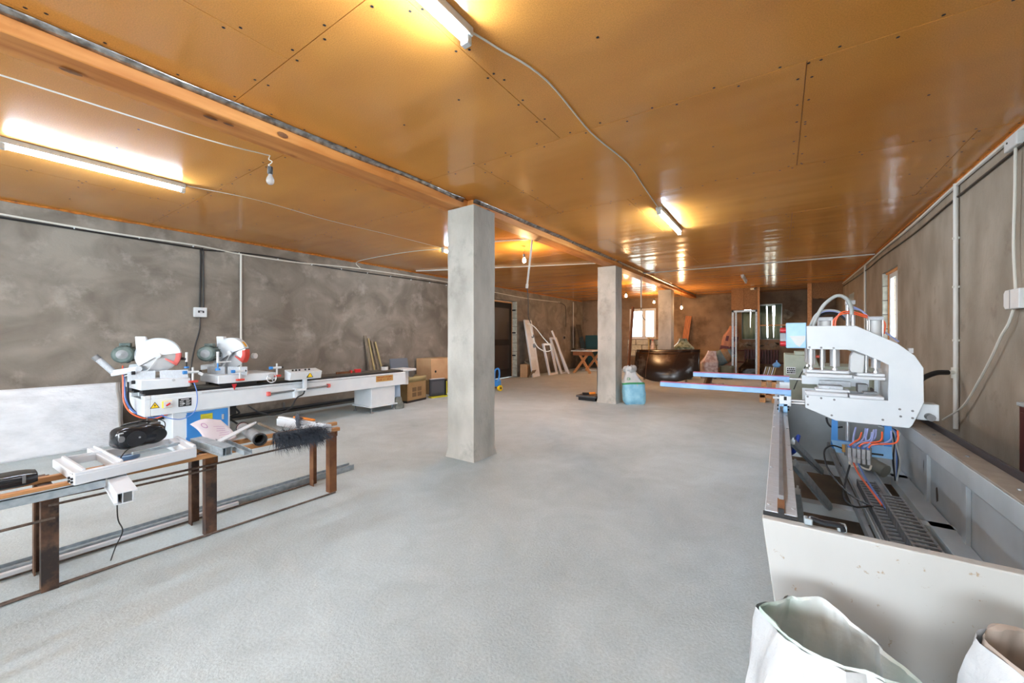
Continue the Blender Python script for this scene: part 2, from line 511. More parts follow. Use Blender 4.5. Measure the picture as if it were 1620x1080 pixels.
lay(XL, -3.07, 1.745 - 1.7 * 6, [(-5.1,), (-5.99,)])
obj('screw_heads', screws, M_print, ceiling, kind='stuff', recalc=False)

# ---- walls
def wall_x(name, xa, xb, holes, m):
    b = B()
    for a, c, z0, z1 in holed(YF - .3, YB + .3, 0, ZC + .006, holes): b.box(xa, xb, a, c, z0, z1)
    return struct(name, b, m)
def wall_y(name, ya, yb, holes, m):
    b = B()
    for a, c, z0, z1 in holed(XL, XR, 0, ZC + .006, holes): b.box(a, c, ya, yb, z0, z1)
    return struct(name, b, m)
D1 = (10.05, 11.35, 0, 2.6)
wall_left = wall_x('wall_left', XL - .3, XL, [D1], M_plL)
W4 = (8.49, 9.64, 1.28, 2.53); W5 = (12.9, 13.75, 1.3, 2.5)
wall_right = wall_x('wall_right', XR, XR + .3, [W4, W5], M_plR)
W1 = (-5.34, -4.24, 1.29, 2.57); W2 = (-1.17, -.64, 1.29, 2.5); W3 = (-.60, .06, 1.29, 2.56)
wall_back = wall_y('wall_back', YB, YB + .3, [W1, W2, W3], M_plB)
W6 = (-2.6, .8, .9, 2.6); W7 = (-6.7, -3.7, .9, 2.6)  # openings for the two unseen windows added to light the room
wall_front = wall_y('wall_front', YF - .3, YF, [W6, W7], M_plL)

# exposed aerated blocks: reveal of the right window, door reveal, under the back window
for k in range(5):
    z0 = 1.28 + .255 * k
    o = obj('block', B().box(XR + .006, XR + .085, W4[1] - .014 - random.uniform(0, .008), W4[1] + .02, z0 + .008, min(z0 + .247, 2.52)), M_block, wall_right, bevel=.006)
obj('mortar_joint', B().box(XR + .01, XR + .085, W4[1] - .008, W4[1] + .01, 1.28, 2.53), M_mortar, wall_right)
for k in range(9):
    z0 = .02 + .287 * k
    obj('block', B().box(XL - .19, XL - .004, D1[1] - .016 - random.uniform(0, .01), D1[1] + .02, z0 + .008, z0 + .279), M_block, wall_left, bevel=.006)
obj('mortar_joint', B().box(XL - .19, XL - .008, D1[1] - .009, D1[1] + .01, 0, 2.6), M_mortar, wall_left)
obj('mortar_patch', B().box(-5.42, -4.0, YB - .008, YB, .55, 1.27), M_mortar, wall_back)
for row in range(3):
    z0 = .58 + .23 * row; x = -5.4 + (.0 if row % 2 else -.25)
    while x < -4.05:
        a, c = max(x, -5.4) + .01, min(x + .58, -4.02) - .01
        if c - a > .12:
            obj('block', B().box(a, c, YB - .022 - random.uniform(0, .008), YB, z0 + .01, z0 + .22), M_block, wall_back, bevel=.012)
        x += .6
# rough foam bead where the left wall meets the ceiling, and a shorter one on the right wall
def foam(name, p0, p1, r, par, seed):
    p0, p1 = Vector(p0), Vector(p1); n = int((p1 - p0).length / .07)
    pts = [p0.lerp(p1, k / n) + Vector((0, 0, .008 * noise.noise(Vector((k * .61, seed, 0))))) for k in range(n + 1)]
    b = B().tube(pts, r, n=6, sm=False, radii=lambda t: r * (0.75 + .9 * abs(noise.noise(Vector((t * n * .43, seed, 3.1))))))
    obj(name, b, M_foam, par)
foam('foam_bead', (XL + .008, -1, ZC - .01), (XL + .008, 16.7, ZC - .01), .016, wall_left, 1.3)
foam('foam_bead', (XR - .008, 1.5, ZC - .01), (XR - .008, 14.7, ZC - .01), .015, wall_right, 4.2)

# ---- windows
def window(name, axis, u0, u1, z0, z1, d, mull, depth=.06, fr=.07, glass=True, handle=False):
    """pvc window in a wall: axis 'y' -> lies in x/z plane at y=d, axis 'x' -> lies in y/z plane at x=d"""
    def bx(a, c, e, f, t0, t1):
        return B().box(a, c, d + t0, d + t1, e, f) if axis == 'y' else B().box(d + t0, d + t1, a, c, e, f)
    fb = B()
    for a, c, e, f in ((u0, u1, z0, z0 + fr), (u0, u1, z1 - fr, z1), (u0, u0 + fr, z0 + fr, z1 - fr), (u1 - fr, u1, z0 + fr, z1 - fr)):
        q = bx(a, c, e, f, 0, depth); fb.add(q.v, q.f)
    w = struct(name, fb, M_pvc)
    us = [u0 + fr] + list(mull) + [u1 - fr]
    for m_ in mull:
        q = bx(m_ - .045, m_ + .045, z0 + fr, z1 - fr, -.01, depth); obj('mullion', q, M_pvc, w)
    for i, (a, c) in enumerate(zip(us, us[1:])):
        a2, c2 = a + (.045 if i else 0), c - (.045 if i < len(us) - 2 else 0)
        if glass: obj('pane', bx(a2, c2, z0 + fr, z1 - fr, depth * .5, depth * .5 + .006), M_glass, w)
        s_ = B()
        for p, q_, e, f in ((a2, c2, z0 + fr, z0 + fr + .035), (a2, c2, z1 - fr - .035, z1 - fr), (a2, a2 + .035, z0 + fr, z1 - fr), (c2 - .035, c2, z0 + fr, z1 - fr)):
            q = bx(p, q_, e, f, .004, depth * .5); s_.add(q.v, q.f)
        obj('sash', s_, M_pvc, w)
    if handle:
        q = bx(mull[0] - .012, mull[0] + .012, (z0 + z1) / 2 - .13, (z0 + z1) / 2 + .02, -.045, -.012); obj('handle', q, M_pvc, w)
    return w
window('window_1', 'y', W1[0], W1[1], W1[2], W1[3], YB + .06, [-4.74], handle=True)
w2 = window('window_2', 'y', W2[0], W2[1], W2[2], W2[3], YB + .1, [], glass=False, fr=.04)
w3 = window('window_3', 'y', W3[0], W3[1], W3[2], W3[3], YB + .1, [], glass=False, fr=.04)
w4 = window('window_4', 'x', W4[0], W4[1], W4[2], W4[3], XR + .09, [9.0])
window('window_5', 'x', W5[0], W5[1], W5[2], W5[3], XR + .2, [])
window('added_window_6', 'y', W6[0], W6[1], W6[2], W6[3], YF - .28, [-1.5, -.35], glass=False)  # added window, out of view, only a setting for the wide area light
window('added_window_7', 'y', W7[0], W7[1], W7[2], W7[3], YF - .28, [-5.7, -4.7], glass=False)  # likewise added out of view, for the side area light
obj('wood_lining', B().box(XR + .075, XR + .09, W4[1] - .05, W4[1] - .02, 1.28, 2.5), M_beam, w4)
obj('wood_lining', B().box(XR + .05, XR + .09, W4[0], W4[1], 2.5, 2.53), M_beam, w4)
# green plastic sheets hung in the two right-hand back windows, daylight between them
def sheet(par, x0, x1, z0, z1, skew=0.0, y=YB + .075):
    def f(u, v):
        return (x0 + (x1 - x0) * u + skew * (v - .5), y + .012 * math.sin(u * 9 + v * 3), z0 + (z1 - z0) * v)
    obj('green_sheet', B().grid(f, 8, 4), M_greensheet, par, solid=.004)
sheet(w2, -1.16, -.90, 1.3, 2.34, .0); sheet(w2, -.895, -.73, 1.3, 2.44, .03, YB + .06); sheet(w2, -.715, -.645, 1.3, 2.46, .0)
sheet(w3, -.59, -.40, 1.3, 2.5, -.015); sheet(w3, -.365, -.21, 1.3, 2.49, -.03, YB + .06); sheet(w3, -.165, .02, 1.3, 2.54, .05)

# ---- dark steel door in the left wall
d1 = struct('door_1', B().box(XL - .25, XL - .2, D1[0], D1[1] - .02, 0.01, 2.58), M_dark)
obj('door_frame', B().box(XL - .2, XL - .185, D1[1] - .045, D1[1] - .02, 0, 2.58).box(XL - .2, XL - .185, D1[0], D1[1] - .02, 2.54, 2.59), M_pine, d1)
for z in (.72, 1.5, 2.28):
    obj('hinge', B().box(XL - .2, XL - .05, D1[1] - .035, D1[1] - .02, z, z + .05), M_print, d1)
obj('panel_moulding', B().box(XL - .2, XL - .192, 10.2, 11.15, .3, 1.1).box(XL - .2, XL - .192, 10.2, 11.15, 1.3, 2.35), mat('dark_brown_door', (34, 22, 20), .5), d1)

# ---- skirting pipe along the left wall
tag(obj('heating_pipe', B().cyl((XL + .035, -1.2, .075), (XL + .035, 9.9, .075), .03, n=10), M_cablek), 'black pipe running along the foot of the left wall', 'pipe')
b = B()
for y in (2.0, 4.2, 6.4): b.box(XL, XL + .03, y, y + .03, .0, .09)
tag(obj('pipe_bracket', B().box(XL, XL + .025, 3.6, 3.63, .1, .2), M_gsteel), 'small steel bracket holding the black pipe to the left wall', 'bracket')

# ---- partition at the back right
part = struct('wall_partition', B().box(-.605, -.545, 15.0, 15.1, 0, ZC), M_pine)
obj('osb_panel', B().box(-1.345, -.985, 14.985, 15.0, 2.27, ZC), M_osb, part)
obj('osb_panel', B().box(-.98, -.607, 14.99, 15.003, 2.27, ZC), M_osb, part)
obj('stud', B().box(.69, .79, 14.9, 15.0, 0, ZC), M_pine, part)
rag = [(.79, ZC), (1.515, ZC), (1.515, 2.56)]
x = 1.47
while x > .8:
    rag.append((x, 2.53 + random.uniform(-.03, .03))); x -= .05
rag.append((.79, 2.5))
obj('osb_panel', B().prism(rag, 'y', 14.93, 14.945), M_osb, part)
obj('side_board', B().box(-1.345, -1.33, 15.0, 16.78, 2.27, ZC), M_osb, part)
obj('batten', B().box(-.55, .72, 15.02, 15.05, 1.74, 1.775), M_pine, part)

# ---- concrete columns and timber beam
def column(y0, label, seed):
    x0, x1 = -3.21, -2.82
    def f(u, v):
        a = u * 4; k = int(a) % 4; t = a - int(a)
        c = [(x0, y0), (x1, y0), (x1, y0 + .39), (x0, y0 + .39)]
        p, q = c[k], c[(k + 1) % 4]
        x, y = p[0] + (q[0] - p[0]) * t, p[1] + (q[1] - p[1]) * t
        z = 2.87 * v
        n_ = noise.noise(Vector((x * 5, y * 5, z * 3 + seed))) * .006
        cx, cy = (x0 + x1) / 2, y0 + .195
        fl = .02 * max(0, 1 - z / .09)
        return (x + (x - cx) / .2 * (n_ + fl), y + (y - cy) / .2 * (n_ + fl), z)
    b = B().grid(f, 40, 60, wrap=True)
    n = len(b.v); b.f.append(list(range(n - 40, n)))
    o = single('concrete_column', b, M_col, label, 'column', angle=50, bevel=0)
    return o
column(3.39, 'nearest and largest rough concrete column in the middle of the room', 0)
column(7.97, 'middle concrete column with a blue and white sack at its foot', 5)
column(13.0, 'farthest concrete column behind the dark curved shell', 9)

beam = thing('timber_beam', 'long orange pine beam running under the ceiling over the columns', 'beam', (-3.1, 6.5, 2.87))
def beamseg(y0, y1, xa, xb, w, zb):
    b = B(); n = max(4, int((y1 - y0) / .35))
    for k in range(n + 1):
        y = y0 + (y1 - y0) * k / n; xc = xa + (xb - xa) * k / n + .012 * noise.noise(Vector((y * .5, 2, 0)))
        zz = zb + .008 * noise.noise(Vector((y * .8, 5, 0)))
        b.v += [Vector((xc - w / 2, y, zz)), Vector((xc + w / 2, y, zz)), Vector((xc + w / 2, y, ZC)), Vector((xc - w / 2, y, ZC))]
    for k in range(n):
        for j in range(4): b.f.append([k * 4 + j, k * 4 + (j + 1) % 4, (k + 1) * 4 + (j + 1) % 4, (k + 1) * 4 + j])
    b.f += [[0, 1, 2, 3], [n * 4 + 3, n * 4 + 2, n * 4 + 1, n * 4]]
    obj('timber', b, M_beam, beam, bevel=.008)
    fb = B()
    pts = []
    for k in range(int((y1 - y0) / .06)):
        y = y0 + .06 * k; t = (y - y0) / (y1 - y0); xc = xa + (xb - xa) * t + w / 2
        pts.append((xc, y))
    n2 = len(pts)
    for i, (x, y) in enumerate(pts):
        s1 = .035 + .018 * noise.noise(Vector((y * 1.3, 8, 0))); s2 = .03 + .02 * noise.noise(Vector((y * 1.7, 3, 0)))
        fb.v += [Vector((x + .002, y, ZC - s1)), Vector((x + .014 + .006 * noise.noise(Vector((y * 9, 1, 0))), y, ZC - .016)), Vector((x + s2 + .01, y, ZC - .004))]
    for i in range(n2 - 1):
        for j in range(2): fb.f.append([i * 3 + j, i * 3 + j + 1, i * 3 + j + 4, i * 3 + j + 3])
    obj('foil_strip', fb, M_foil, beam, solid=.002)
    for _ in range(int((y1 - y0) * 1.1)):
        y = random.uniform(y0 + .1, y1 - .1); t = (y - y0) / (y1 - y0); xc = xa + (xb - xa) * t
        a = random.uniform(.012, .03)
        side = random.random() < .5
        M = Matrix.Translation((xc + w / 2 + .0125 + .0 if side else xc + random.uniform(-.07, .07), y, ZC - random.uniform(.06, .1) if side else zb - .009))
        Mr = (Euler((0, R(90), 0)).to_matrix().to_4x4()) if side else Matrix.Identity(4)
        S = Matrix.Diagonal((a * .7, a * 1.6, .001, 1)) if not side else Matrix.Diagonal((a * .7, a * 1.5, .001, 1))
        obj('knot', B().lathe([(.6, -1), (1, 0), (.6, 1)], 10, M @ Mr @ S), M_rust2, beam)
beamseg(-5.95, 3.55, -3.43, -3.17, .25, 2.885)
beamseg(3.55, 8.15, -3.09, -2.98, .25, 2.885)
beamseg(8.15, 16.7, -2.98, -2.82, .25, 2.885)

# ================================================================== LAMPS AND WIRING
def tube_lamp(x, y0, y1, label, lit=True, z=ZC, skew=0.0):
    t = thing('tube_lamp', label, 'lamp', (x, (y0 + y1) / 2, z), skew, 'tube lamps on the ceiling', local=True)
    h = (y1 - y0) / 2
    obj('base', B().box(-.036, .036, -h, h, -.045, 0), M_white, t, bevel=.004)
    for s in (-1, 1):
        obj('end_cap', B().box(-.024, .024, min(s * h, s * (h - .035)), max(s * h, s * (h - .035)), -.09, -.04), M_white, t, bevel=.004)
    obj('tube', B().cyl((0, -h + .036, -.068), (0, h - .036, -.068), .0145, n=14), M_tube if lit else M_tubeoff, t)
    return t
tube_lamp(-5.19, .30, 1.50, 'lit tube lamp on the ceiling left of the beam, above the long saw')
tube_lamp(-1.35, .38, 1.58, 'lit tube lamp nearest the camera at the top edge')
tube_lamp(-1.24, 5.05, 6.28, 'lit tube lamp on the ceiling in the middle of the room right of the beam')
tube_lamp(-5.0, 5.14, 6.34, 'lit tube lamp half hidden behind the nearest column')
tube_lamp(-.2, -2.6, -1.4, 'added lit tube lamp, unseen behind the camera on the right')  # extra lamp out of view, added to brighten the near room
tube_lamp(-5.19, -3.0, -1.8, 'added lit tube lamp, unseen behind the camera on the left')  # second unseen lamp, added for more light on the left
tube_lamp(-.78, 11.4, 12.6, 'unlit tube lamp on the ceiling towards the back partition', lit=False, z=2.95)
for y in (-.4, .4): obj('hanger_bracket', B().cyl((0, y, 0), (0, y, .05), .006), M_gsteel, bpy.data.objects['tube_lamp.006'])

def cord(name, pts, r, m, label, cat='cable', group=None, n=6, cn=6):
    o = tag(obj(name, B().tube(pts, r, n=n, cn=cn), m), label, cat, group)
    return o
def bulb_lamp(x, y, z, label, ztop=ZC, lit=True, cordm=M_cablek):
    t = thing('hanging_bulb', label, 'bulb', (x, y, z), group='bare bulbs hanging on cords', local=True)
    n = 7; h = ztop - z
    obj('cord', B().tube([(.012 * math.sin(k * 2.1) * (1 if 0 < k < n else 0), .01 * math.cos(k * 1.7) * (1 if 0 < k < n else 0), .1 + (h - .1) * k / n) for k in range(n + 1)], .004, n=5), cordm, t)
    obj('socket', B().lathe([(.012, .12), (.02, .115), (.02, .06), (.016, .055)], 12), M_black, t)
    prof = [(.013, .058), (.016, .045), (.028, .02), (.031, 0), (.027, -.018), (.015, -.029), (.002, -.032)]
    obj('bulb', B().lathe(prof, 14), M_bulb if lit else M_clear, t)
    return t
bulb_lamp(-3.75, 5.90, 2.735, 'glowing bare bulb hanging just right of the nearest column')
bulb_lamp(-3.82, 11.7, 2.61, 'glowing bare bulb hanging beside the middle column')
bulb_lamp(-3.85, 15.0, 2.655, 'glowing bare bulb hanging in front of the bright double window')
bulb_lamp(-2.72, 14.05, 2.35, 'glowing bare bulb hanging right of the farthest column')
bulb_lamp(-3.50, 1.58, 2.69, 'unlit bulb in a black socket hanging on a crooked white cord from the beam', ztop=2.9, lit=False, cordm=M_cablew)

cord('ceiling_cable', [(-1.33, 1.58, 2.985), (-1.29, 1.75, 2.99), (-1.2, 2.15, 2.99), (-1.22, 2.9, 2.99), (-1.16, 3.6, 2.99), (-1.2, 4.3, 2.99), (-1.24, 5.05, 2.98)], .0055, M_cablew,
     'white cable on the ceiling joining the nearest tube lamp to the middle one')
cord('ceiling_cable', [(-5.17, 1.5, 2.985), (-4.95, 2.1, 2.96), (-5.0, 3.0, 2.955), (-4.95, 4.1, 2.96), (-5.0, 5.14, 2.98)], .0035, M_cablew,
     'thin sagging wire between the two tube lamps left of the beam')
cord('beam_cable', [(-3.68, -.6, 2.85), (-3.6, .25, 2.86), (-3.56, .8, 2.862), (-3.535, 1.2, 2.87), (-3.5, 1.58, 2.9)], .005, M_cablew,
     'white twin cable sagging along the near left edge of the beam')
cord('wall_cable', [(XL + .02, .0, 2.83), (XL + .02, 1.33, 2.80), (XL + .02, 2.3, 2.81), (XL + .02, 2.9, 2.78), (XL + .02, 3.85, 2.785), (XL + .02, 5.2, 2.857), (XL + .02, 7.7, 2.88), (XL + .02, 10, 2.80), (XL + .02, 12, 2.76), (XL + .02, 14.5, 2.80)], .013, M_cablew,
     'pale cable conduit running along the top of the left wall')
cord('wall_cable', [(XL + .018, .0, 2.785), (XL + .018, 1.33, 2.775), (XL + .018, 2.3, 2.765), (XL + .018, 2.36, 2.73), (XL + .018, 2.36, 2.3), (XL + .018, 2.35, 1.83)], .013, M_cablek,
     'black cable along the left wall dropping to the small breaker box')
cord('wall_cable', [(XL + .018, 2.40, 1.83), (XL + .018, 2.40, 2.3), (XL + .018, 2.40, 2.71), (XL + .018, 2.47, 2.765), (XL + .018, 3.4, 2.82), (XL + .018, 4.75, 2.78), (XL + .018, 7.7, 2.82), (XL + .018, 9.9, 2.74)], .011, M_cablek,
     'black cable rising from the small breaker box and running right along the left wall')
cord('wall_conduit', [(XL + .02, 2.916, 2.79), (XL + .02, 2.916, 2.0), (XL + .02, 2.92, .55)], .016, M_cond, 'white conduit dropping straight down the left wall behind the second saw head', 'conduit')
cord('wall_cable', [(XL + .02, 5.2, 2.86), (XL + .1, 5.05, 2.97), (-6.6, 5.0, 2.985), (-5.6, 5.05, 2.985), (-5.0, 5.2, 2.98)], .008, M_cablew, 'pale cable crossing the ceiling from the left wall to the lamp behind the nearest column')
bb = thing('breaker_box', 'small white breaker box on the left wall under the black cables', 'breaker box', (XL + .035, 2.35, 1.71))
obj('case', B().box(XL, XL + .07, 2.27, 2.43, 1.70, 1.85), M_white, bb, bevel=.008)
obj('breaker_window', B().box(XL + .068, XL + .074, 2.31, 2.39, 1.765, 1.80), M_black, bb)
obj('switch_lever', B().box(XL + .072, XL + .082, 2.335, 2.365, 1.77, 1.785), M_wprint, bb)
cord('wall_cable', [(XL + .03, 2.35, 1.70), (XL + .04, 2.34, 1.5), (XL + .05, 2.28, 1.25), (XL + .1, 2.22, .95), (XL + .2, 2.2, .7), (-6.9, 2.2, .5)], .012, M_cablek, 'black cable hanging from the breaker box down behind the saw')

# cable clips on the left wall
b = B()
for k in range(16):
    y = .4 + k * .62
    obj('cable_clip', B().box(XL, XL + .033, y, y + .012, 2.775, 2.80), M_wprint, wall_left)

# hanging conduit with plug beyond the nearest column
hc = thing('hanging_conduit', 'white conduit hanging slanted from the beam with a black cable and loose white cord below', 'conduit', (-3.36, 5.5, 1.2))
obj('conduit', B().cyl((-3.32, 5.47, 2.97), (-3.62, 5.79, 2.27), .016, n=10), M_cablew, hc)
obj('collar', B().cyl((-3.61, 5.78, 2.30), (-3.63, 5.8, 2.24), .024, n=10), M_cablew, hc)
obj('cable', B().tube([(-3.62, 5.79, 2.26), (-3.6, 5.8, 2.0), (-3.61, 5.82, 1.75), (-3.57, 5.85, 1.6)], .008, n=6), M_cablek, hc)
obj('loose_cord', B().tube([(-3.6, 5.78, 1.62), (-3.56, 5.85, 1.6), (-3.5, 5.92, 1.52), (-3.42, 6.0, 1.38), (-3.32, 6.1, 1.22), (-3.32, 6.1, 1.16), (-3.38, 6.02, 1.14), (-3.47, 5.93, 1.2), (-3.52, 5.88, 1.3), (-3.56, 5.85, 1.45), (-3.58, 5.84, 1.58)], .008, n=6), M_cablew, hc)
obj('plug', B().obox((-3.54, 5.9, 1.24), (.04, .04, .07), (.3, .2, 0)), M_gsteel, hc, bevel=.006)
obj('plug', B().obox((-3.55, 5.87, 1.40), (.035, .035, .06), (-.3, .2, 0)), M_gsteel, hc, bevel=.006)

cord('ceiling_conduit', [(-7.3, 6.6, 2.985), (-5.2, 7.4, 2.985), (-3.3, 8.1, 2.985)], .012, M_cablew, 'pale conduit crossing the ceiling between the nearest and middle columns', 'conduit')
cord('ceiling_conduit', [(-3.95, 5.28, 2.985), (-3.6, 5.4, 2.985), (-3.36, 5.47, 2.985)], .012, M_cablew, 'short white conduit on the ceiling at the slanted hanging conduit', 'conduit')
cc = thing('cross_conduit', 'white conduit crossing the ceiling from the right wall and dropping beside the middle column', 'conduit', (-.7, 10, 2.97))
obj('run', B().cyl((-2.88, 10.0, 2.975), (1.50, 10.15, 2.975), .014, n=8), M_cond, cc)
obj('drop', B().cyl((-2.88, 10.0, 2.985), (-2.88, 10.0, 2.12), .017, n=10), M_cond, cc)
obj('cable', B().tube([(-2.88, 10, 2.14), (-2.88, 10, 1.98), (-2.83, 10.02, 1.86), (-2.78, 10.04, 1.8)], .008, n=6), M_cablek, cc)
cord('wall_cable', [(XL + .02, 14.3, 2.8), (XL + .02, 14.9, 2.72), (XL + .02, 15.05, 2.5), (XL + .02, 15.05, 1.8)], .012, M_cablek, 'black cable curving down the far end of the left wall')
cord('wall_conduit', [(XL + .03, 15.75, 2.9), (XL + .03, 15.75, 1.8), (XL + .03, 15.75, .9)], .02, M_cond, 'white conduit standing at the far end of the left wall', 'conduit')

# right wall services
cord('wall_conduit', [(XR - .02, 2.4, 2.965), (XR - .02, 4.6, 2.955), (XR - .02, 6.0, 2.955), (XR - .02, 7.5, 2.925), (XR - .02, 9.5, 2.93), (XR - .02, 11.2, 2.92), (XR - .02, 14.8, 2.93)], .018, M_cond, 'thick white conduit running along the top of the right wall', 'conduit')
cord('wall_cable', [(XR - .015, 2.4, 2.86), (XR - .015, 4.6, 2.84), (XR - .015, 6.0, 2.83), (XR - .015, 7.5, 2.80), (XR - .015, 9.5, 2.82), (XR - .015, 11.2, 2.80), (XR - .015, 14.8, 2.85)], .011, M_cablek, 'black cable running under the white conduit on the right wall')
rc = thing('drop_conduit', 'white conduit pipe down the right wall with a black hose elbow', 'conduit', (XR - .02, 5.92, .5))
obj('pipe', B().cyl((XR - .025, 5.92, 2.97), (XR - .025, 5.92, .45), .02, n=10), M_cond, rc)
obj('tee', B().cyl((XR - .032, 5.92, 1.08), (XR - .032, 5.92, .97), .028, n=10).cyl((XR - .025, 5.92, 1.03), (XR - .09, 5.88, 1.03), .022, n=10), M_cablew, rc)
obj('black_hose', B().tube([(XR - .09, 5.88, 1.03), (XR - .2, 5.82, 1.02), (XR - .33, 5.75, .93), (XR - .4, 5.7, .72), (XR - .41, 5.7, .5), (XR - .41, 5.7, .1)], .026, n=10), M_cablek, rc)
for z in (1.35, 1.9, 2.4): obj('clip', B().box(XR - .048, XR, 5.905, 5.935, z, z + .02), M_cablew, rc)
cord('wall_conduit', [(XR - .02, 11.2, 2.92), (XR - .02, 11.2, 2.0), (XR - .02, 11.2, .5)], .02, M_cond, 'white conduit pipe down the right wall beyond the side window', 'conduit')
jb = thing('junction_box', 'white junction box at the top of the right wall with a cable hanging from it', 'junction box', (XR - .03, 4.66, 2.85))
obj('case', B().box(XR - .06, XR, 4.56, 4.76, 2.84, 2.94), M_white, jb, bevel=.008)
obj('cover_screw', B().cyl((XR - .06, 4.7, 2.9), (XR - .064, 4.7, 2.9), .008, n=8), M_print, jb)
sb = thing('socket_box', 'white chamfered socket box on the right wall with a cable below', 'socket', (XR - .03, 4.66, 1.61))
obj('case', B().prism([(4.52, 1.61), (4.74, 1.61), (4.765, 1.635), (4.765, 1.735), (4.74, 1.76), (4.52, 1.76)], 'x', XR - .06, XR), M_white, sb, bevel=.006)
obj('wire_clip', B().box(XR - .045, XR - .02, 4.765, 4.79, 1.66, 1.70), M_cablew, sb)
obj('seam', B().box(XR - .0625, XR - .058, 4.655, 4.66, 1.615, 1.755), M_gsteel, sb)
cord('wall_cable', [(XR - .03, 4.66, 2.84), (XR - .03, 4.67, 2.5), (XR - .03, 4.69, 2.1), (XR - .03, 4.66, 1.76)], .009, M_cablew, 'white cable hanging between the two white boxes on the right wall')
cord('wall_cable', [(XR - .03, 4.69, 1.61), (XR - .035, 4.76, 1.5), (XR - .04, 4.87, 1.40), (XR - .04, 5.05, 1.22), (XR - .04, 5.3, 1.0), (XR - .05, 5.64, .72), (XR - .1, 6.0, .52)], .009, M_cablew, 'white cable sloping down the right wall from the socket box')
rp = thing('red_cabinet', 'dark red steel cabinet against the right wall at the picture edge', 'cabinet', (1.45, 3.9, 0))
obj('body', B().box(1.40, 1.515, 3.5, 4.33, .0, .91), M_dkred, rp, bevel=.008)
obj('top', B().box(1.39, 1.515, 3.49, 4.34, .91, .935), M_grey, rp, bevel=.004)
obj('door', B().box(1.392, 1.4, 3.55, 4.29, .06, .87), M_dkred, rp, bevel=.003)
obj('handle', B().box(1.375, 1.392, 3.62, 3.64, .42, .56), M_gsteel, rp)
cam2 = thing('camera_dome', 'small white camera under the ceiling at the partition', 'camera', (-.75, 14.93, 2.93))
obj('arm', B().cyl((-.75, 14.985, 2.95), (-.75, 14.9, 2.95), .02, n=10), M_white, cam2)
obj('head', B().cyl((-.78, 14.93, 2.94), (-.68, 14.86, 2.93), .035, n=12), M_white, cam2)
obj('lens', B().cyl((-.68, 14.86, 2.93), (-.672, 14.855, 2.929), .022, n=12), M_print, cam2)

# ================================================================== LONG TWO-HEAD SAW (left)
saw = thing('mitre_saw_bench', 'long white two-headed mitre saw bench along the left wall', 'saw', (-6.4, 3.3, 0))
SX0, SX1, SY0, SY1 = -6.73, -6.1, 1.386, 5.25
bed = B().box(SX0, SX1, SY0 + .06, SY1, .462, .66)
bed.box(SX0, SX0 + .13, SY0 + .06, SY1, .66, .704).box(SX1 - .13, SX1, SY0 + .06, SY1, .66, .704)
bedo = obj('bed', bed, M_mwhite, saw, bevel=.006)
endc = B().box(SX0, SX1, SY0, SY0 + .06, .462, .66).box(SX0, SX0 + .1, SY0, SY0 + .06, .66, .704).box(SX1 - .14, SX1, SY0, SY0 + .06, .66, .704)
obj('end_cover', endc, M_mwhite, saw, bevel=.006)
obj('guide_rail', B().box(SX1 - .12, SX1 - .05, SY0 + .02, SY1 - .02, .704, .728), M_cablek, saw, bevel=.004)
obj('guide_rail', B().box(SX0 + .05, SX0 + .12, SY0 + .02, SY1 - .02, .704, .728), M_cablek, saw, bevel=.004)
obj('way_cover', B().box(SX0 + .13, SX1 - .13, SY0 + .3, SY1 - .01, .70, .738), mat('dusty_way', (70, 66, 58), .7, rgb2=(96, 90, 78), scale=8), saw)
obj('scale_strip', B().box(SX1 + .0, SX1 + .003, SY0 + .55, SY1 - .4, .672, .688), M_alu, saw)
# pedestals
pl = obj('pedestal', B().box(-6.68, -6.13, 1.65, 2.26, .0, .462), M_mwhite, saw, bevel=.008)
obj('cabinet_door', B().box(-6.132, -6.122, 1.79, 2.235, .05, .445), M_blue, pl, bevel=.003)
yl = obj('notice', B().box(-6.122, -6.1195, 1.93, 2.06, .235, .405), M_ylime, pl)
nb = B()
for k in range(9):
    nb.box(-6.1195, -6.1185, 1.932 + k * .0142, 1.939 + k * .0142, .4, .405).box(-6.1195, -6.1185, 1.932 + k * .0142, 1.939 + k * .0142, .235, .24)
    nb.box(-6.1195, -6.1185, 1.93, 1.934, .24 + k * .018, .249 + k * .018).box(-6.1195, -6.1185, 2.056, 2.06, .24 + k * .018, .249 + k * .018)
for k in range(7): nb.box(-6.1195, -6.119, 1.945, 2.045 - (k % 3) * .012, .26 + k * .018, .263 + k * .018)
obj('notice_print', nb, mat('notice_ink', (96, 92, 30), .6), pl)
lk = obj('door_lock', B().box(-6.122, -6.113, 2.16, 2.185, .30, .37), M_steel, pl, bevel=.002)
for z in (.1, .38): obj('door_hinge', B().cyl((-6.12, 1.787, z), (-6.12, 1.787, z + .04), .006, n=8), M_blue, pl)
pr = obj('pedestal', B().box(-6.66, -6.14, 4.49, 5.02, .12, .462), M_mwhite, saw, bevel=.008)
obj('foot_flange', B().box(-6.68, -6.11, 4.46, 5.06, .1, .125), M_mwhite, pr, bevel=.004)
for x in (-6.64, -6.15):
    for y in (4.5, 5.0):
        obj('levelling_foot', B().cyl((x, y, .02), (x, y, .1), .012, n=8).lathe([(.012, .03), (.03, .012), (.035, 0)], 12, Matrix.Translation((x, y, 0))), M_gsteel, pr)
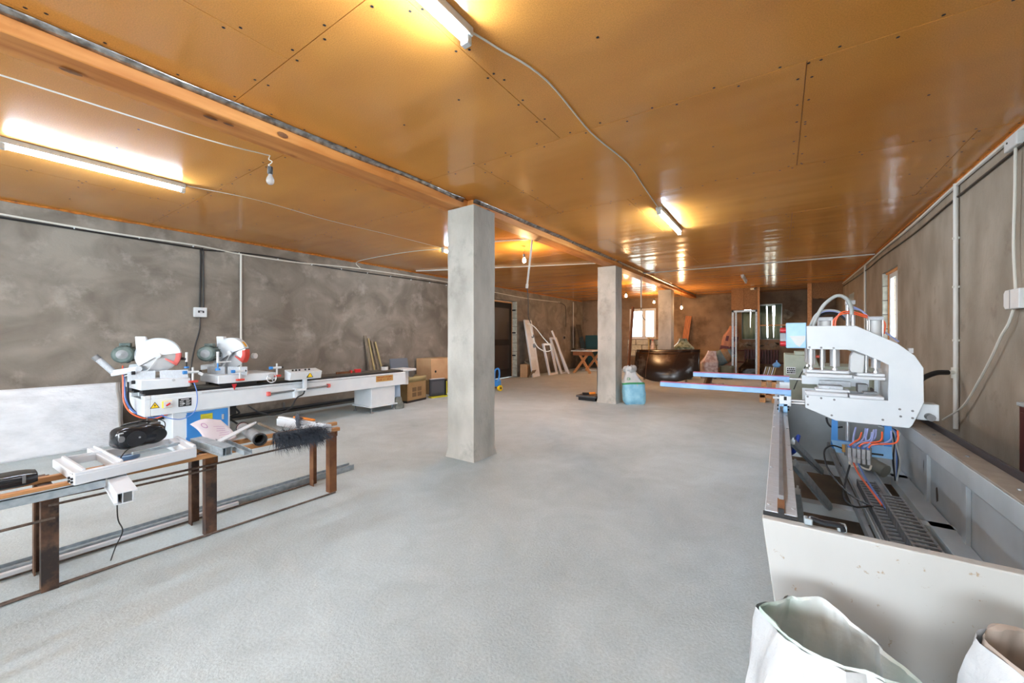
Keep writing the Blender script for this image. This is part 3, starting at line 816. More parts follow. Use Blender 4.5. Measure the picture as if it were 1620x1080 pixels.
# plates and signs on the bed front
def decal(par, y0, y1, z0, z1, m, name, x=SX1, t=.003): return obj(name, B().box(x, x + t, y0, y1, z0, z1), m, par)
tri = [(1.46, .575), (1.545, .585), (1.503, .638)]
wsg = obj('warning_sign', B().prism([(1.435, .553), (1.525, .553), (1.48, .628)], 'x', SX1, SX1 + .002), M_print, bedo)
obj('sign_face', B().prism([(1.446, .559), (1.514, .559), (1.48, .617)], 'x', SX1 + .002, SX1 + .003), M_yellow, bedo)
obj('bolt_symbol', B().prism([(1.484, .606), (1.469, .585), (1.479, .584), (1.474, .566), (1.492, .588), (1.481, .589)], 'x', SX1 + .003, SX1 + .004), M_print, bedo)
swb = obj('switch_plate', B().box(SX1, SX1 + .022, 1.545, 1.635, .545, .625), M_yellow, bedo, bevel=.003)
obj('switch_cover', B().box(SX1 + .022, SX1 + .03, 1.553, 1.635, .548, .622), M_white, bedo, bevel=.003)
obj('switch_knob', B().obox((SX1 + .036, 1.594, .585), (.014, .045, .018), (R(35), 0, 0)), M_redsw, bedo, bevel=.004)
dk = decal(bedo, 1.70, 1.83, .535, .635, M_print, 'data_plate')
pb = B()
pb.box(SX1 + .003, SX1 + .0036, 1.725, 1.805, .618, .625)
for k in range(6):
    z = .547 + k * .0112
    pb.box(SX1 + .003, SX1 + .0034, 1.712, 1.748 + .006 * (k % 2), z, z + .0035)
    pb.box(SX1 + .003, SX1 + .0034, 1.775, 1.806 + .008 * (k % 3), z, z + .0035)
pb.box(SX1 + .003, SX1 + .0036, 1.738, 1.764, .566, .576)
obj('data_print', pb, M_wprint, bedo)
gp = decal(bedo, 4.56, 4.94, .565, .675, M_gold, 'name_plate')
gb = B()
for row, z in ((0, .63), (1, .585)):
    y = 4.585
    while y < 4.9:
        w = random.uniform(.012, .02)
        gb.box(SX1 + .003, SX1 + .0037, y, y + w * .35, z, z + .03).box(SX1 + .003, SX1 + .0037, y + w * .35, y + w, z + random.choice((0, .013, .024)), z + random.choice((.006, .03)) if False else z + .03 * random.choice((.9, .5, .3)))
        y += w + (.007 if random.random() < .85 else .025)
obj('name_plate_print', gb, M_rprint, bedo)
# air cylinder on the front and control box on its arm
obj('air_cylinder', B().cyl((SX1 + .03, 2.72, .575), (SX1 + .03, 3.63, .60), .014, n=12), M_gsteel, saw)
for y, z in ((2.72, .575), (3.63, .60)):
    obj('cylinder_bracket', B().box(SX1, SX1 + .05, y - .02, y + .02, z - .03, z + .03).cyl((SX1 + .05, y, z), (SX1 + .06, y, z), .018), M_pinkred, saw, bevel=.003)
arm = obj('control_arm', B().box(SX1 + .0, SX1 + .06, 3.07, 3.12, .475, .62).box(SX1 + .03, SX1 + .08, 3.07, 3.24, .57, .605).box(SX1 + .03, SX1 + .08, 3.2, 3.25, .6, .76), M_mwhite, saw, bevel=.004)
cbx = obj('control_box', B().prism([(-6.16, .745), (-6.0, .745), (-5.97, .86), (-6.16, .90)], 'y', 2.98, 3.46), M_mwhite, saw, bevel=.006)
for k, y in enumerate((3.05, 3.1, 3.15, 3.24, 3.30)):
    obj('button', B().cyl((-6.06, y, .872), (-6.055, y, .9), .014, n=10), M_print, cbx)
obj('warning_sign', B().prism([(3.22, .77), (3.32, .77), (3.27, .855)], 'x', -5.988, -5.976), M_print, cbx)
obj('sign_face', B().prism([(3.235, .778), (3.305, .778), (3.27, .842)], 'x', -5.988, -5.974), M_yellow, cbx)
obj('control_cable', B().tube([(SX1 + .03, 2.45, .45), (SX1 + .04, 2.6, .33), (SX1 + .06, 2.8, .27), (SX1 + .06, 3.0, .33), (SX1 + .06, 3.1, .47), (SX1 + .06, 3.2, .52), (SX1 + .06, 3.23, .62)], .011, n=8), M_cablek, saw)

def saw_head(yc, ang, label, second=False):
    """carriage riding on the bed; blade unit turned by ang about the vertical"""
    ca = B().prism([(yc - .27, .775), (yc + .2, .775), (yc + .2, .885), (yc - .27, .895)] if not second else [(yc - .3, .775), (yc + .42, .775), (yc + .42, .88), (yc - .3, .885)], 'x', SX0 + .02, SX1 + .01)
    c = obj('saw_head', ca, M_mwhite, saw, bevel=.01, label=label)
    for xa in (SX0 + .04, SX1 - .15): obj('slide_block', B().box(xa, xa + .11, yc - .24, yc + .18, .728, .775), M_cablek, c)
    # blade frame
    M = Matrix.Translation((-6.36, yc - .04, 1.165)) @ Matrix.Rotation(R(ang), 4, 'Z') @ Matrix(((0, 0, 1, 0), (1, 0, 0, 0), (0, 1, 0, 0), (0, 0, 0, 1)))
    # local: x -> along blade (right), y -> up, z -> out of blade towards the room
    for fa, fb in ((-.26, -.01), (.03, .30)): obj('fence', B().box(fa, fb, -.3, -.18, .10, .12, M), M_alu, c, bevel=.003)
    obj('blade', B().lathe([(.195, -.0015), (.2, 0), (.195, .0015)], 48, M), M_steel, c)
    g = B().sector(0.0, .215, R(8 if not second else 20), R(215), .03, .034, M, 30)
    g.sector(.205, .217, R(8 if not second else 20), R(215), -.05, .034, M, 30)
    g.sector(0.0, .215, R(8 if not second else 20), R(215), -.05, -.046, M, 30)
    obj('blade_guard', g, M_mwhite, c)
    rg = B().sector(.075, .212, R(-38), R(-28), .02, .03, M, 4).sector(.165, .212, R(-38), R(14), .02, .03, M, 12).sector(.2, .214, R(-38), R(14), -.06, .03, M, 12)
    obj('red_guard', rg, M_red if second else M_pinkred, c)
    obj('blade_boss', B().lathe([(.034, .034), (.034, .062), (.026, .068), (.004, .068)], 18, M), M_white, c)
    obj('dust_port', B().prism([(0, 0)] * 0 or [(-.21, .02), (-.12, .15), (-.12, .235), (-.215, .235)], 'z', 0, 0.07).v and B().add([M @ Vector(p) for p in ((-.2, .0, -.05), (-.1, .15, -.05), (-.12, .235, -.05), (-.215, .235, -.05), (-.2, .0, .02), (-.1, .15, .02), (-.12, .235, .02), (-.215, .235, .02))], [(0, 3, 2, 1), (4, 5, 6, 7), (0, 1, 5, 4), (1, 2, 6, 5), (2, 3, 7, 6), (3, 0, 4, 7)]), M_mwhite, c, bevel=.008)
    # motor beside the blade
    Mm = M @ Matrix.Translation((-.32, .02, -.06)) if not second else Matrix.Translation((-6.40, yc - .30, 1.17)) @ Matrix.Rotation(R(-38), 4, 'Z') @ Matrix(((0, 0, 1, 0), (1, 0, 0, 0), (0, 1, 0, 0), (0, 0, 0, 1)))
    mo = obj('motor', B().lathe([(.04, .115), (.085, .113), (.1, .1), (.105, .06), (.095, .05), (.095, -.12), (.07, -.14)], 24, Mm), M_green, c)
    fins = B()
    for k in range(14):
        t = k * 2 * math.pi / 14
        fins.add(*(lambda q: (q.v, q.f))(B().obox((.1 * math.cos(t), .1 * math.sin(t), -.04), (.02, .006, .16), (0, 0, t))), Mm)
    obj('cooling_fin', fins, M_greendk, c, kind='stuff')
    obj('fan_grille', B().lathe([(.004, .119), (.02, .119), (.03, .1165), (.05, .116), (.055, .1155)], 18, Mm, cap=False), M_gsteel, c)
    tb = B().box(-.05, .05, .09, .135, -.08, .01, Mm)
    obj('terminal_box', tb, M_green, c, bevel=.006)
    # swing arm and tilting air cylinder
    ar = B()
    p = [M @ Vector(q) for q in ((-.42, -.165, .05), (-.15, -.12, .05), (-.15, -.19, .05), (-.42, -.235, .05), (-.42, -.165, 0), (-.15, -.12, 0), (-.15, -.19, 0), (-.42, -.235, 0))]
    ar.add(p, [(0, 3, 2, 1), (4, 5, 6, 7), (0, 1, 5, 4), (1, 2, 6, 5), (2, 3, 7, 6), (3, 0, 4, 7)])
    obj('swing_arm', ar, M_mwhite, c, bevel=.012)
    obj('arm_pivot', B().cyl(M @ Vector((-.17, -.155, .02)), M @ Vector((-.17, -.155, .07)), .032, n=14), M_alu, c)
    if not second: obj('tilt_cylinder', B().cyl(M @ Vector((-.40, -.19, .02)), M @ Vector((-.53, -.03, .02)), .032, n=14), M_alu, c)
    if not second: obj('cylinder_cap', B().cyl(M @ Vector((-.525, -.035, .02)), M @ Vector((-.56, .005, .02)), .036, n=14), M_gsteel, c)
    obj('arm_support', B().add([M @ Vector(q) for q in ((-.3, -.3, -.06), (-.05, -.3, -.06), (-.08, -.1, -.06), (-.27, -.1, -.06), (-.3, -.3, -.0), (-.05, -.3, -.0), (-.08, -.1, -.0), (-.27, -.1, -.0))], [(0, 3, 2, 1), (4, 5, 6, 7), (0, 1, 5, 4), (1, 2, 6, 5), (2, 3, 7, 6), (3, 0, 4, 7)]), M_grey, c, bevel=.01)
    obj('guard_lever', B().tube([M @ Vector(q) for q in ((-.0, -.02, .04), (-.07, -.14, .045), (-.12, -.19, .05), (-.3, -.235, .05))], .006, n=6), M_white, c)
    # pneumatic clamps
    def clamp(y, z, x=SX1 + .03):
        cl = B().cyl((x, y, z - .11), (x, y, z + .06), .012, n=8).cyl((x, y - .06, z), (x, y + .06, z), .017, n=10)
        obj('clamp', cl, M_white, c)
        obj('clamp_pad', B().cyl((x, y - .06, z), (x, y - .1, z), .022, n=10), M_blue, c)
        obj('clamp_knob', B().cyl((x, y + .06, z), (x, y + .085, z), .015, n=8), M_print, c)
        obj('clamp_base', B().box(x - .03, x + .025, y - .04, y + .05, z - .13, z - .105), M_red, c, bevel=.003)
    if not second:
        clamp(yc + .215, .955)
        obj('upright_clamp', B().cyl((-6.2, yc + .19, 1.08), (-6.2, yc + .19, 1.2), .014, n=8), M_white, c)
        obj('upright_clamp_pad', B().cyl((-6.2, yc + .19, 1.0), (-6.2, yc + .19, 1.02), .026, n=10), M_blue, c)
        obj('upright_clamp_rod', B().cyl((-6.2, yc + .19, 1.02), (-6.2, yc + .19, 1.08), .008, n=8).box(-6.36, -6.19, yc + .17, yc + .2, 1.1, 1.13), M_print, c)
        for z in (.86, .97): obj('end_knob', B().cyl((-6.3, yc - .27, z), (-6.3, yc - .30, z), .022, n=10), M_print, c)
        obj('wheel_bolt', B().cyl((SX1 + .01, yc + .03, .87), (SX1 + .022, yc + .03, .87), .016, n=10), M_alu, c)
        obj('tag', B().obox((SX1 + .05, yc + .29, .93), (.004, .05, .035), (R(-35), 0, 0)), M_wprint, c)
    else:
        clamp(yc + .42, .945); clamp(yc - .06, .93, SX1 + .04)
        obj('upright_clamp', B().cyl((-6.1, yc - .3, 1.05), (-6.1, yc - .3, 1.2), .016, n=8).cyl((-6.1, yc - .3, 1.06), (-6.1, yc - .15, 1.06), .01, n=8), M_white, c)
        obj('upright_clamp_pad', B().cyl((-6.1, yc - .3, .955), (-6.1, yc - .3, .98), .028, n=10).cyl((-6.1, yc - .3, .98), (-6.1, yc - .3, 1.05), .008, n=8), M_blue, c)
        hw = B()
        Mw = Matrix.Translation((SX1 + .05, yc + .34, .80)) @ Matrix.Rotation(R(90), 4, 'Y')
        for k in range(20):
            a0, a1 = k * math.pi / 10, (k + 1) * math.pi / 10
            hw.cyl(Mw @ Vector((.062 * math.cos(a0), .062 * math.sin(a0), 0)), Mw @ Vector((.062 * math.cos(a1), .062 * math.sin(a1), 0)), .008, n=6)
        for k in range(3):
            a = k * 2.094 + .4; hw.cyl(Mw @ Vector((0, 0, 0)), Mw @ Vector((.06 * math.cos(a), .06 * math.sin(a), 0)), .007, n=6)
        hw.cyl((SX1, yc + .34, .80), (SX1 + .06, yc + .34, .80), .014, n=8)
        obj('hand_wheel', hw, M_steel, c)
        obj('red_pointer', B().prism([(yc - .15, .76), (yc - .09, .76), (yc - .12, .68)], 'x', SX1 + .02, SX1 + .03), M_redsw, c)
        obj('guard_label', B().sector(.2172, .2178, R(25), R(48), -.03, .01, M, 6), mat('orange_sticker', (222, 160, 30), .5), c)
        obj('port_ring', B().cyl((-6.3, yc + .2, 1.12), (-6.26, yc + .22, 1.12), .04, n=12), M_white, c)
    return c
saw_head(1.62, -24, 'saw head with a face-on white blade guard and salmon guard')
saw_head(2.41, -58, 'saw head turned sideways with a bright red guard and hand wheel', True)
hs = B()
obj('air_hose', B().tube([(-6.55, 1.3, 1.03), (-6.5, 1.3, .85), (-6.45, 1.3, .65), (-6.4, 1.36, .5), (-6.35, 1.5, .41), (-6.3, 1.62, .43), (-6.3, 1.68, .46)], .01, n=6), M_bluehose, saw)
obj('air_hose', B().tube([(-6.53, 1.29, 1.05), (-6.47, 1.28, .85), (-6.42, 1.28, .62), (-6.36, 1.35, .47), (-6.3, 1.5, .4), (-6.26, 1.64, .44)], .008, n=6), M_orhose, saw)
obj('air_hose', B().tube([(-6.5, 1.31, 1.0), (-6.46, 1.32, .85), (-6.45, 1.33, .6), (-6.4, 1.42, .45), (-6.33, 1.6, .45)], .013, n=6), M_cablek, saw)
obj('air_hose', B().tube([(SX1 + .04, 1.84, .84), (SX1 + .05, 1.87, .7), (SX1 + .05, 1.87, .55), (SX1 + .05, 1.83, .44), (SX1 + .05, 1.72, .39), (SX1 + .05, 1.6, .42), (SX1 + .03, 1.53, .47)], .006, n=6), M_bluehose, saw)
obj('plumb_wire', B().cyl((-6.1, 1.41, .12), (-6.1, 1.41, .46), .004, n=5), M_wprint, saw)
obj('valve_block', B().box(-6.5, -6.4, 1.56, 1.64, .36, .47), M_print, saw); obj('valve_block', B().box(-6.3, -6.2, 2.27, 2.36, .33, .46), M_print, saw)
obj('hose_bundle', B().tube([(-6.25, 2.3, .46), (-6.2, 2.36, .4), (-6.22, 2.4, .33), (-6.3, 2.32, .27), (-6.3, 2.5, .1)], .014, n=6), M_cablek, saw)
# what lies on and around the saw
rc_ = thing('red_clamp', 'red iron bar clamp lying on the saw bed', 'clamp', (-6.4, 4.2, .74))
obj('bar', B().box(-6.44, -6.41, 3.98, 4.4, .738, .775), M_rust2, rc_, bevel=.003)
obj('jaw', B().box(-6.45, -6.40, 4.34, 4.46, .738, .8).box(-6.45, -6.4, 4.25, 4.28, .738, .79), M_redsw, rc_, bevel=.004)
pt = thing('paint_tub', 'small white tub with a dark lid on the far end of the saw bed', 'tub', (-6.45, 5.02, .738))
obj('tub', B().lathe([(.06, .738), (.068, .74), (.07, .8), (.066, .805)], 16, Matrix.Translation((-6.45, 5.02, 0))), M_white, pt)
obj('lid', B().lathe([(.02, .83), (.05, .815), (.055, .806)], 12, Matrix.Translation((-6.45, 5.02, 0))), M_print, pt)
wt = single('white_tray', B().box(-6.6, -6.2, 5.27, 5.62, .70, .745).box(-6.45, -6.3, 5.4, 5.5, .42, .7), M_white, 'white slab lying beyond the far end of the saw bed over the cardboard box', 'slab', bevel=.012)
single('blue_sheet', B().add([(-6.28, 5.06, 0), (-6.28, 5.27, 0), (-6.3, 5.27, .48), (-6.3, 5.05, .48), (-6.27, 5.06, 0), (-6.27, 5.27, 0), (-6.29, 5.27, .48), (-6.29, 5.05, .48)], [(0, 3, 2, 1), (4, 5, 6, 7), (0, 1, 5, 4), (1, 2, 6, 5), (2, 3, 7, 6), (3, 0, 4, 7)]), M_paleblue, 'pale blue sheet standing under the far end of the saw bed', 'sheet')
def ragf(u, v):
    r = .13 * (1 - .55 * v)
    a = 2 * math.pi * u
    n_ = 1 + .25 * noise.noise(Vector((math.cos(a) * 2, math.sin(a) * 2, v * 3)))
    return (-6.16 + r * n_ * math.cos(a) * .7, 5.12 + r * n_ * math.sin(a), .22 * v)
bq = B().grid(ragf, 20, 8, wrap=True); bq.f.append(list(range(len(bq.v) - 20, len(bq.v))))
single('grey_rag', bq, mat('grey_cloth', (92, 96, 92), .9, rgb2=(112, 116, 110), scale=20, bump=.01), 'crumpled grey rag on the floor beside the far pedestal', 'rag')

# ================================================================== STEEL BENCH (left foreground) AND WHAT LIES ON IT
bench = thing('steel_bench', 'low rusty steel bench frame with two wooden slats in the left foreground', 'bench', (-3.48, .9, 0))
LEGY = (.335, 1.08, 2.0)
def angle_leg(x, y, sx, top, m):
    """angle-iron leg, web facing the camera side"""
    b = B().box(x - .004, x + .004, y, y + .065, 0, top).box(min(x, x + sx * .06), max(x, x + sx * .06), y, y + .007, 0, top)
    return obj('leg', b, m, bench)
for i, y in enumerate(LEGY + (-.45, -1.2)):
    m = M_rust2 if i == 2 else M_rust
    angle_leg(-3.33, y, -1, .565, m); angle_leg(-3.66, y - .0, 1, .565, m)
    obj('cross_bar', B().box(-3.68, -3.31, y - .002, y + .05, .56, .568).box(-3.68, -3.31, y + .046, y + .052, .52, .56), m, bench)
    obj('weld_plate', B().box(-3.34, -3.322, y - .004, y + .07, .50, .548), M_rust2, bench)
obj('slat', B().bar((-3.285, -1.4, .5835), (-3.235, 2.03, .5835), .04, .03), M_pine, bench, bevel=.003)
obj('slat', B().bar((-3.50, -1.4, .5835), (-3.455, 2.14, .5835), .04, .03), M_pine, bench, bevel=.003)
obj('rod', B().tube([(-3.315, .34, .512), (-3.315, 1.0, .497), (-3.31, 2.02, .502)], .0075, n=7), M_rebar, bench)
obj('rod', B().tube([(-3.345, -1.3, .40), (-3.34, -.3, .392), (-3.32, .385, .398)], .0075, n=7), M_rebar, bench)
obj('rod', B().tube([(-3.31, .36, .475), (-3.315, .9, .468), (-3.315, 1.13, .468)], .007, n=7), M_rebar, bench)
obj('floor_rod', B().tube([(-3.32, -1.3, .009), (-3.35, .3, .009), (-3.325, 1.08, .009), (-3.29, 2.03, .009)], .0075, n=7), M_rebar, bench)
obj('floor_rod', B().tube([(-3.3, -1.3, .009), (-3.335, .4, .009), (-3.34, .8, .008), (-3.31, 1.1, .009)], .006, n=7), M_rebar, bench)
obj('floor_rod', B().tube([(-3.68, -1.3, .009), (-3.69, .3, .009), (-3.68, 2.02, .009)], .0075, n=7), M_rebar, bench)
# loose profiles on the floor behind the legs
single('floor_channel', B().box(-3.80, -3.71, -.9, 2.5, .0, .035).box(-3.80, -3.795, -.9, 2.5, .035, .055).box(-3.715, -3.71, -.9, 2.5, .035, .055), M_galv, 'long galvanised channel lying on the floor behind the bench legs', 'channel')
single('floor_profile', B().box(-3.706, -3.675, -.5, 1.42, .017, .042), M_pvc, 'long thin white strip lying on the floor along the bench legs', 'strip', bevel=.004)

# white window frame lying on the slats
ST = .5985
fr = thing('window_frame', 'white plastic window frame lying across the bench slats under the radio', 'window frame', (-3.35, .72, ST))
def profile(name, p0, p1, w, h, par, gasket=True, hollow=True):
    p0, p1 = Vector(p0), Vector(p1); d = (p1 - p0).normalized(); sd = d.cross(Vector((0, 0, 1))).normalized()
    b = B().bar(p0 + Vector((0, 0, h / 2)), p1 + Vector((0, 0, h / 2)), w, h)
    b.bar(p0 + sd * (w * .31) + Vector((0, 0, h * 1.08)), p1 + sd * (w * .31) + Vector((0, 0, h * 1.08)), w * .32, h * .3)
    o = obj(name, b, M_pvc, par, bevel=.004)
    if gasket:
        obj('gasket', B().bar(p0 + sd * (w * .13) + Vector((0, 0, h + .003)), p1 + sd * (w * .13) + Vector((0, 0, h + .003)), .006, .008), M_gasket, o)
    if hollow:
        for k in (.3, .62):
            for s_ in (-.25, .2):
                obj('chamber', B().obox(p0 + sd * (w * s_) + Vector((0, 0, h * k)) - d * .0015, (.012, .012, .012), (0, 0, math.atan2(d.y, d.x))), M_print, o)
    return o
profile('frame_profile', (-3.17, .425, ST), (-3.245, .985, ST), .085, .055, fr)
profile('frame_profile', (-3.21, .46, ST + .004), (-3.66, .44, ST + .004), .055, .05, fr, gasket=False)
profile('frame_profile', (-3.28, .63, ST + .004), (-3.86, .61, ST + .004), .045, .045, fr, gasket=False)
profile('frame_profile', (-3.29, .985, ST + .004), (-3.70, 1.0, ST + .004), .06, .05, fr, gasket=False)
profile('frame_profile', (-3.66, .47, ST + .004), (-3.69, .97, ST + .004), .05, .045, fr, gasket=False)
obj('handle_strip', B().bar((-3.42, .72, ST + .055), (-3.47, .97, ST + .055), .025, .016), M_galv, fr)
# profile offcuts
def offcut(label, p0, p1, w, h, m=M_pvc, z=ST):
    t = thing('profile_offcut', label, 'profile', p0, group='plastic profile offcuts on the bench')
    p0, p1 = Vector(p0), Vector(p1); d = (p1 - p0).normalized(); sd = d.cross(Vector((0, 0, 1))).normalized(); up = Vector((0, 0, 1))
    b = B()
    def wallb(a, c, ww, hh): b.bar(p0 + sd * a + up * c, p1 + sd * a + up * c, ww, hh)
    wallb(-w / 2, h / 2, .004, h); wallb(w / 2, h / 2, .004, h); wallb(0, .002, w, .004); wallb(0, h - .002, w, .004)
    wallb(-w * .16, h / 2, .003, h); wallb(w * .65, h - .004, w * .34, .008); wallb(-w * .58, .006, w * .2, .012)
    obj('profile', b, m, t)
    obj('steel_core', B().bar(p0 + sd * (w * .17) + up * (h / 2) + d * .01, p1 + sd * (w * .17) + up * (h / 2) - d * .01, w * .56, h * .8), M_gsteel, t)
    return t
offcut('short white hollow profile offcut poking out under the window frame', (-2.86, .575, .52), (-3.24, .60, .53), .06, .06)
offcut('grey and white hollow profile offcut resting askew by the middle bench leg', (-3.08, 1.12, ST), (-3.5, 1.07, ST + .015), .055, .055, M_galv)
mb = thing('metal_strip', 'small punched metal strip on the edge of the front slat', 'strip', (-3.235, .8, ST))
obj('plate', B().bar((-3.21, .74, ST + .003), (-3.215, .85, ST + .003), .04, .006), M_galv, mb)
for k in range(4): obj('hole', B().cyl((-3.20, .755 + k * .027, ST + .0062), (-3.20, .755 + k * .027, ST + .0068), .007, n=8), M_print, mb)
gc = single('galvanised_profile', B().box(-3.165, -3.135, -.9, .55, .595, .60).box(-3.14, -3.135, -.9, .55, .555, .60).box(-3.165, -3.16, -.9, .55, .575, .60), M_galv, 'long galvanised angle profile lying along the front edge of the bench', 'profile')
chn = single('steel_channel', B().bar((-3.52, 1.2, ST + .022), (-2.98, 1.205, ST + .005), .05, .005).bar((-3.52, 1.178, ST + .034), (-2.98, 1.183, ST + .017), .005, .028).bar((-3.52, 1.222, ST + .034), (-2.98, 1.227, ST + .017), .005, .028), M_galv, 'short galvanised channel sticking out over the bench edge beside the pipe', 'channel')
# black case
cs = thing('black_case', 'long black zipped case lying on the bench at the left picture edge', 'case', (-3.42, .1, ST))
def casef(u, v):
    a = 2 * math.pi * u; w_, h_ = .085, .034
    y = -.28 + .605 * v
    e = (1 - max(0, abs(v - .5) * 2 - .86) / .14 * .25)
    cx = math.copysign(abs(math.cos(a)) ** .45, math.cos(a)) * w_ * e; cz = math.copysign(abs(math.sin(a)) ** .45, math.sin(a)) * h_ * e
    return (-3.40 + cx, y, ST + h_ + cz + .002)
b = B().grid(casef, 28, 20, wrap=True); b.f += [list(range(28)), list(range(len(b.v) - 28, len(b.v)))]
obj('shell', b, M_gloss, cs)
obj('zip', B().tube([(-3.313, -.2, ST + .03), (-3.312, .1, ST + .035), (-3.315, .27, ST + .038)], .004, n=5), M_print, cs)
obj('zip_pull', B().obox((-3.308, .275, ST + .045), (.004, .012, .04), (0, 0, 0)), M_gsteel, cs)

# radio
rd = thing('radio', 'black portable radio cassette player with an oval speaker on the window frame', 'radio', (-3.60, .79, .662), R(10), local=True)
def radf(u, v):
    a = 2 * math.pi * u
    t = v * 2 - 1
    y = .14 * t
    e = max(.02, 1 - abs(t) ** 9) ** .4
    k = 1 - .22 * max(0, t) ** 2
    dx = .08 * e * k; dz = .068 * e * k * (1 - .06 * math.cos(t * 6))
    cx = math.copysign(abs(math.cos(a)) ** .42, math.cos(a)); cz = math.copysign(abs(math.sin(a)) ** .42, math.sin(a))
    return (cx * dx * (1 - .12 * (cz > 0)), y, .068 + cz * dz)
b = B().grid(radf, 32, 28, wrap=True); b.f += [list(range(32)), list(range(len(b.v) - 32, len(b.v)))]
rbody = obj('body', b, M_gloss, rd)
def disc(c, ry, rz, x, m, name, par):
    v = [(x, c[0] + ry * math.cos(k * math.pi / 12), c[1] + rz * math.sin(k * math.pi / 12)) for k in range(24)]
    w_ = [(x + .008, p[1], p[2]) for p in v]
    q = [(x + .008, c[0] + ry * .86 * math.cos(k * math.pi / 12), c[1] + rz * .86 * math.sin(k * math.pi / 12)) for k in range(24)]
    b = B().add(v + w_ + q, [(k, (k + 1) % 24, 24 + (k + 1) % 24, 24 + k) for k in range(24)] + [(24 + k, 24 + (k + 1) % 24, 48 + (k + 1) % 24, 48 + k) for k in range(24)] + [tuple(range(48, 72))])
    return obj(name, b, m, par)
disc((-.045, .064), .052, .05, .077, M_black, 'speaker', rd)
obj('speaker_badge', B().cyl((.083, -.03, .07), (.088, -.03, .07), .006, n=10), M_steel, rd)
disc((.08, .062), .045, .042, .068, M_black, 'speaker', rd)
disc((-.118, .075), .016, .02, .072, M_gsteel, 'display', rd)
obj('brand_strip', B().box(.068, .076, -.13, -.108, .11, .115), M_wprint, rd)
obj('cassette_door', B().box(-.04, .02, -.06, .05, .128, .139), M_black, rd, bevel=.006)
for k in range(5): obj('button', B().box(-.03 + k * .0, .0, .07 + k * .011, .078 + k * .011, .12, .136), M_gsteel, rd)
obj('handle', B().tube([(-.05, -.09, .11), (-.055, -.06, .14), (-.055, .0, .148), (-.055, .07, .144), (-.05, .1, .11)], .007, n=8), M_black, rd)
obj('cord', B().tube([(-.06, -.0, .13), (-.03, .06, .165), (.02, .13, .14), (.05, .12, .08), (.06, .09, .03), (.05, .03, .008), (.06, -.06, .006), (.14, -.13, .0), (.22, -.19, -.04), (.24, -.2, -.12), (.235, -.2, -.25), (.22, -.19, -.38), (.25, -.18, -.45), (.22, -.2, -.54), (.21, -.22, -.62)], .0035, n=6), M_cablek, rd)

# paper, white paddle, pipe, brush, offcut with orange foam, stick
def paperf(u, v):
    return (-3.86 + .5 * v + .02 * u, 1.08 + .22 * u + .09 * v * 0 - .02 * v, .70 + .10 * (1 - v) - .05 * math.sin(u * 3.0) * (1 - v * .6) - .03 * v)
pp = thing('paper_sheet', 'large crumpled paper drawing propped on the bench in front of the blue saw door', 'paper', (-3.6, 1.2, ST))
def paperf(u, v):
    # u across (image right), v from back/top to front/bottom
    x = -3.70 + .30 * v; y = 1.10 + .20 * u + .015 * math.sin(v * 3)
    z = .735 - .115 * v + .014 * u + .02 * math.sin(u * 4 + v * 2) * (1 - v * .4)
    return (x, y, z)
obj('sheet', B().grid(paperf, 12, 10), M_paper, pp, solid=.0012)
ring = B()
for k in range(24):
    a0, a1 = k * math.pi / 12, (k + 1) * math.pi / 12
    def P(a, r):
        q = Vector(paperf(.25 + .085 * r * math.cos(a), .3 + .12 * r * math.sin(a))); q.z += .003; q.x += .002; return q
    ring.add([P(a0, 1), P(a1, 1), P(a1, .72), P(a0, .72)], [(0, 1, 2, 3)])
obj('printed_ring', ring, M_pinkprint, pp, recalc=False)
pr2 = B()
for k in range(5):
    a, c = .5 + .05 * (k % 2), .88 - .04 * (k % 3)
    q = [Vector(paperf(uu, vv)) + Vector((.002, 0, .003)) for uu, vv in ((a, .35 + k * .09), (c, .33 + k * .09), (c, .345 + k * .09), (a, .365 + k * .09))]
    pr2.add(q, [(0, 1, 2, 3)])
obj('printed_lines', pr2, M_pinkprint, pp, recalc=False, kind='stuff')
pd = single('white_paddle', B().prism([(0, -.018), (.12, -.024), (.36, -.02), (.43, -.008), (.44, 0), (.43, .008), (.36, .02), (.12, .024), (0, .018)], 'z', 0, .012), M_pvc, 'long white tapered plastic batten lying over the bench clutter', 'batten', bevel=.003)
pd.location = (-3.36, 1.27, .672); pd.rotation_euler = (0, R(-10), R(118))
pi_ = thing('plastic_pipe', 'short grey plastic pipe with dark open ends lying across the slats', 'pipe', (-3.45, 1.37, ST))
P0, P1 = Vector((-3.70, 1.45, ST + .047)), Vector((-3.14, 1.35, ST + .047))
dd = (P1 - P0).normalized(); Mp = Matrix.Translation(P0) @ dd.to_track_quat('Z', 'Y').to_matrix().to_4x4(); LN = (P1 - P0).length
obj('tube', B().lathe([(.038, 0), (.042, 0), (.042, LN), (.038, LN), (.038, 0)], 28, Mp, cap=False), M_pipe, pi_)
for z in (.0, LN - .03): obj('end_ring', B().lathe([(.036, z), (.046, z), (.046, z + .03), (.036, z + .03), (.036, z)], 28, Mp, cap=False), M_black, pi_)
for z in (.035, LN - .04): obj('red_line', B().lathe([(.0425, z), (.0428, z + .002), (.0425, z + .004)], 28, Mp, cap=False), M_pinkred, pi_)
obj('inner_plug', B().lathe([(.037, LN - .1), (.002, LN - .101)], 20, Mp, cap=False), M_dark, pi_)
br = thing('floor_brush', 'dark grey bristle broom head lying over the far end of the bench', 'broom', (-3.16, 1.6, ST))
obj('head', B().bar((-3.21, 1.47, ST + .03), (-3.15, 1.80, ST + .03), .035, .035), mat('brush_back', (44, 48, 56), .7), br, bevel=.01)
bb_ = B(); rnd = random.Random(4)
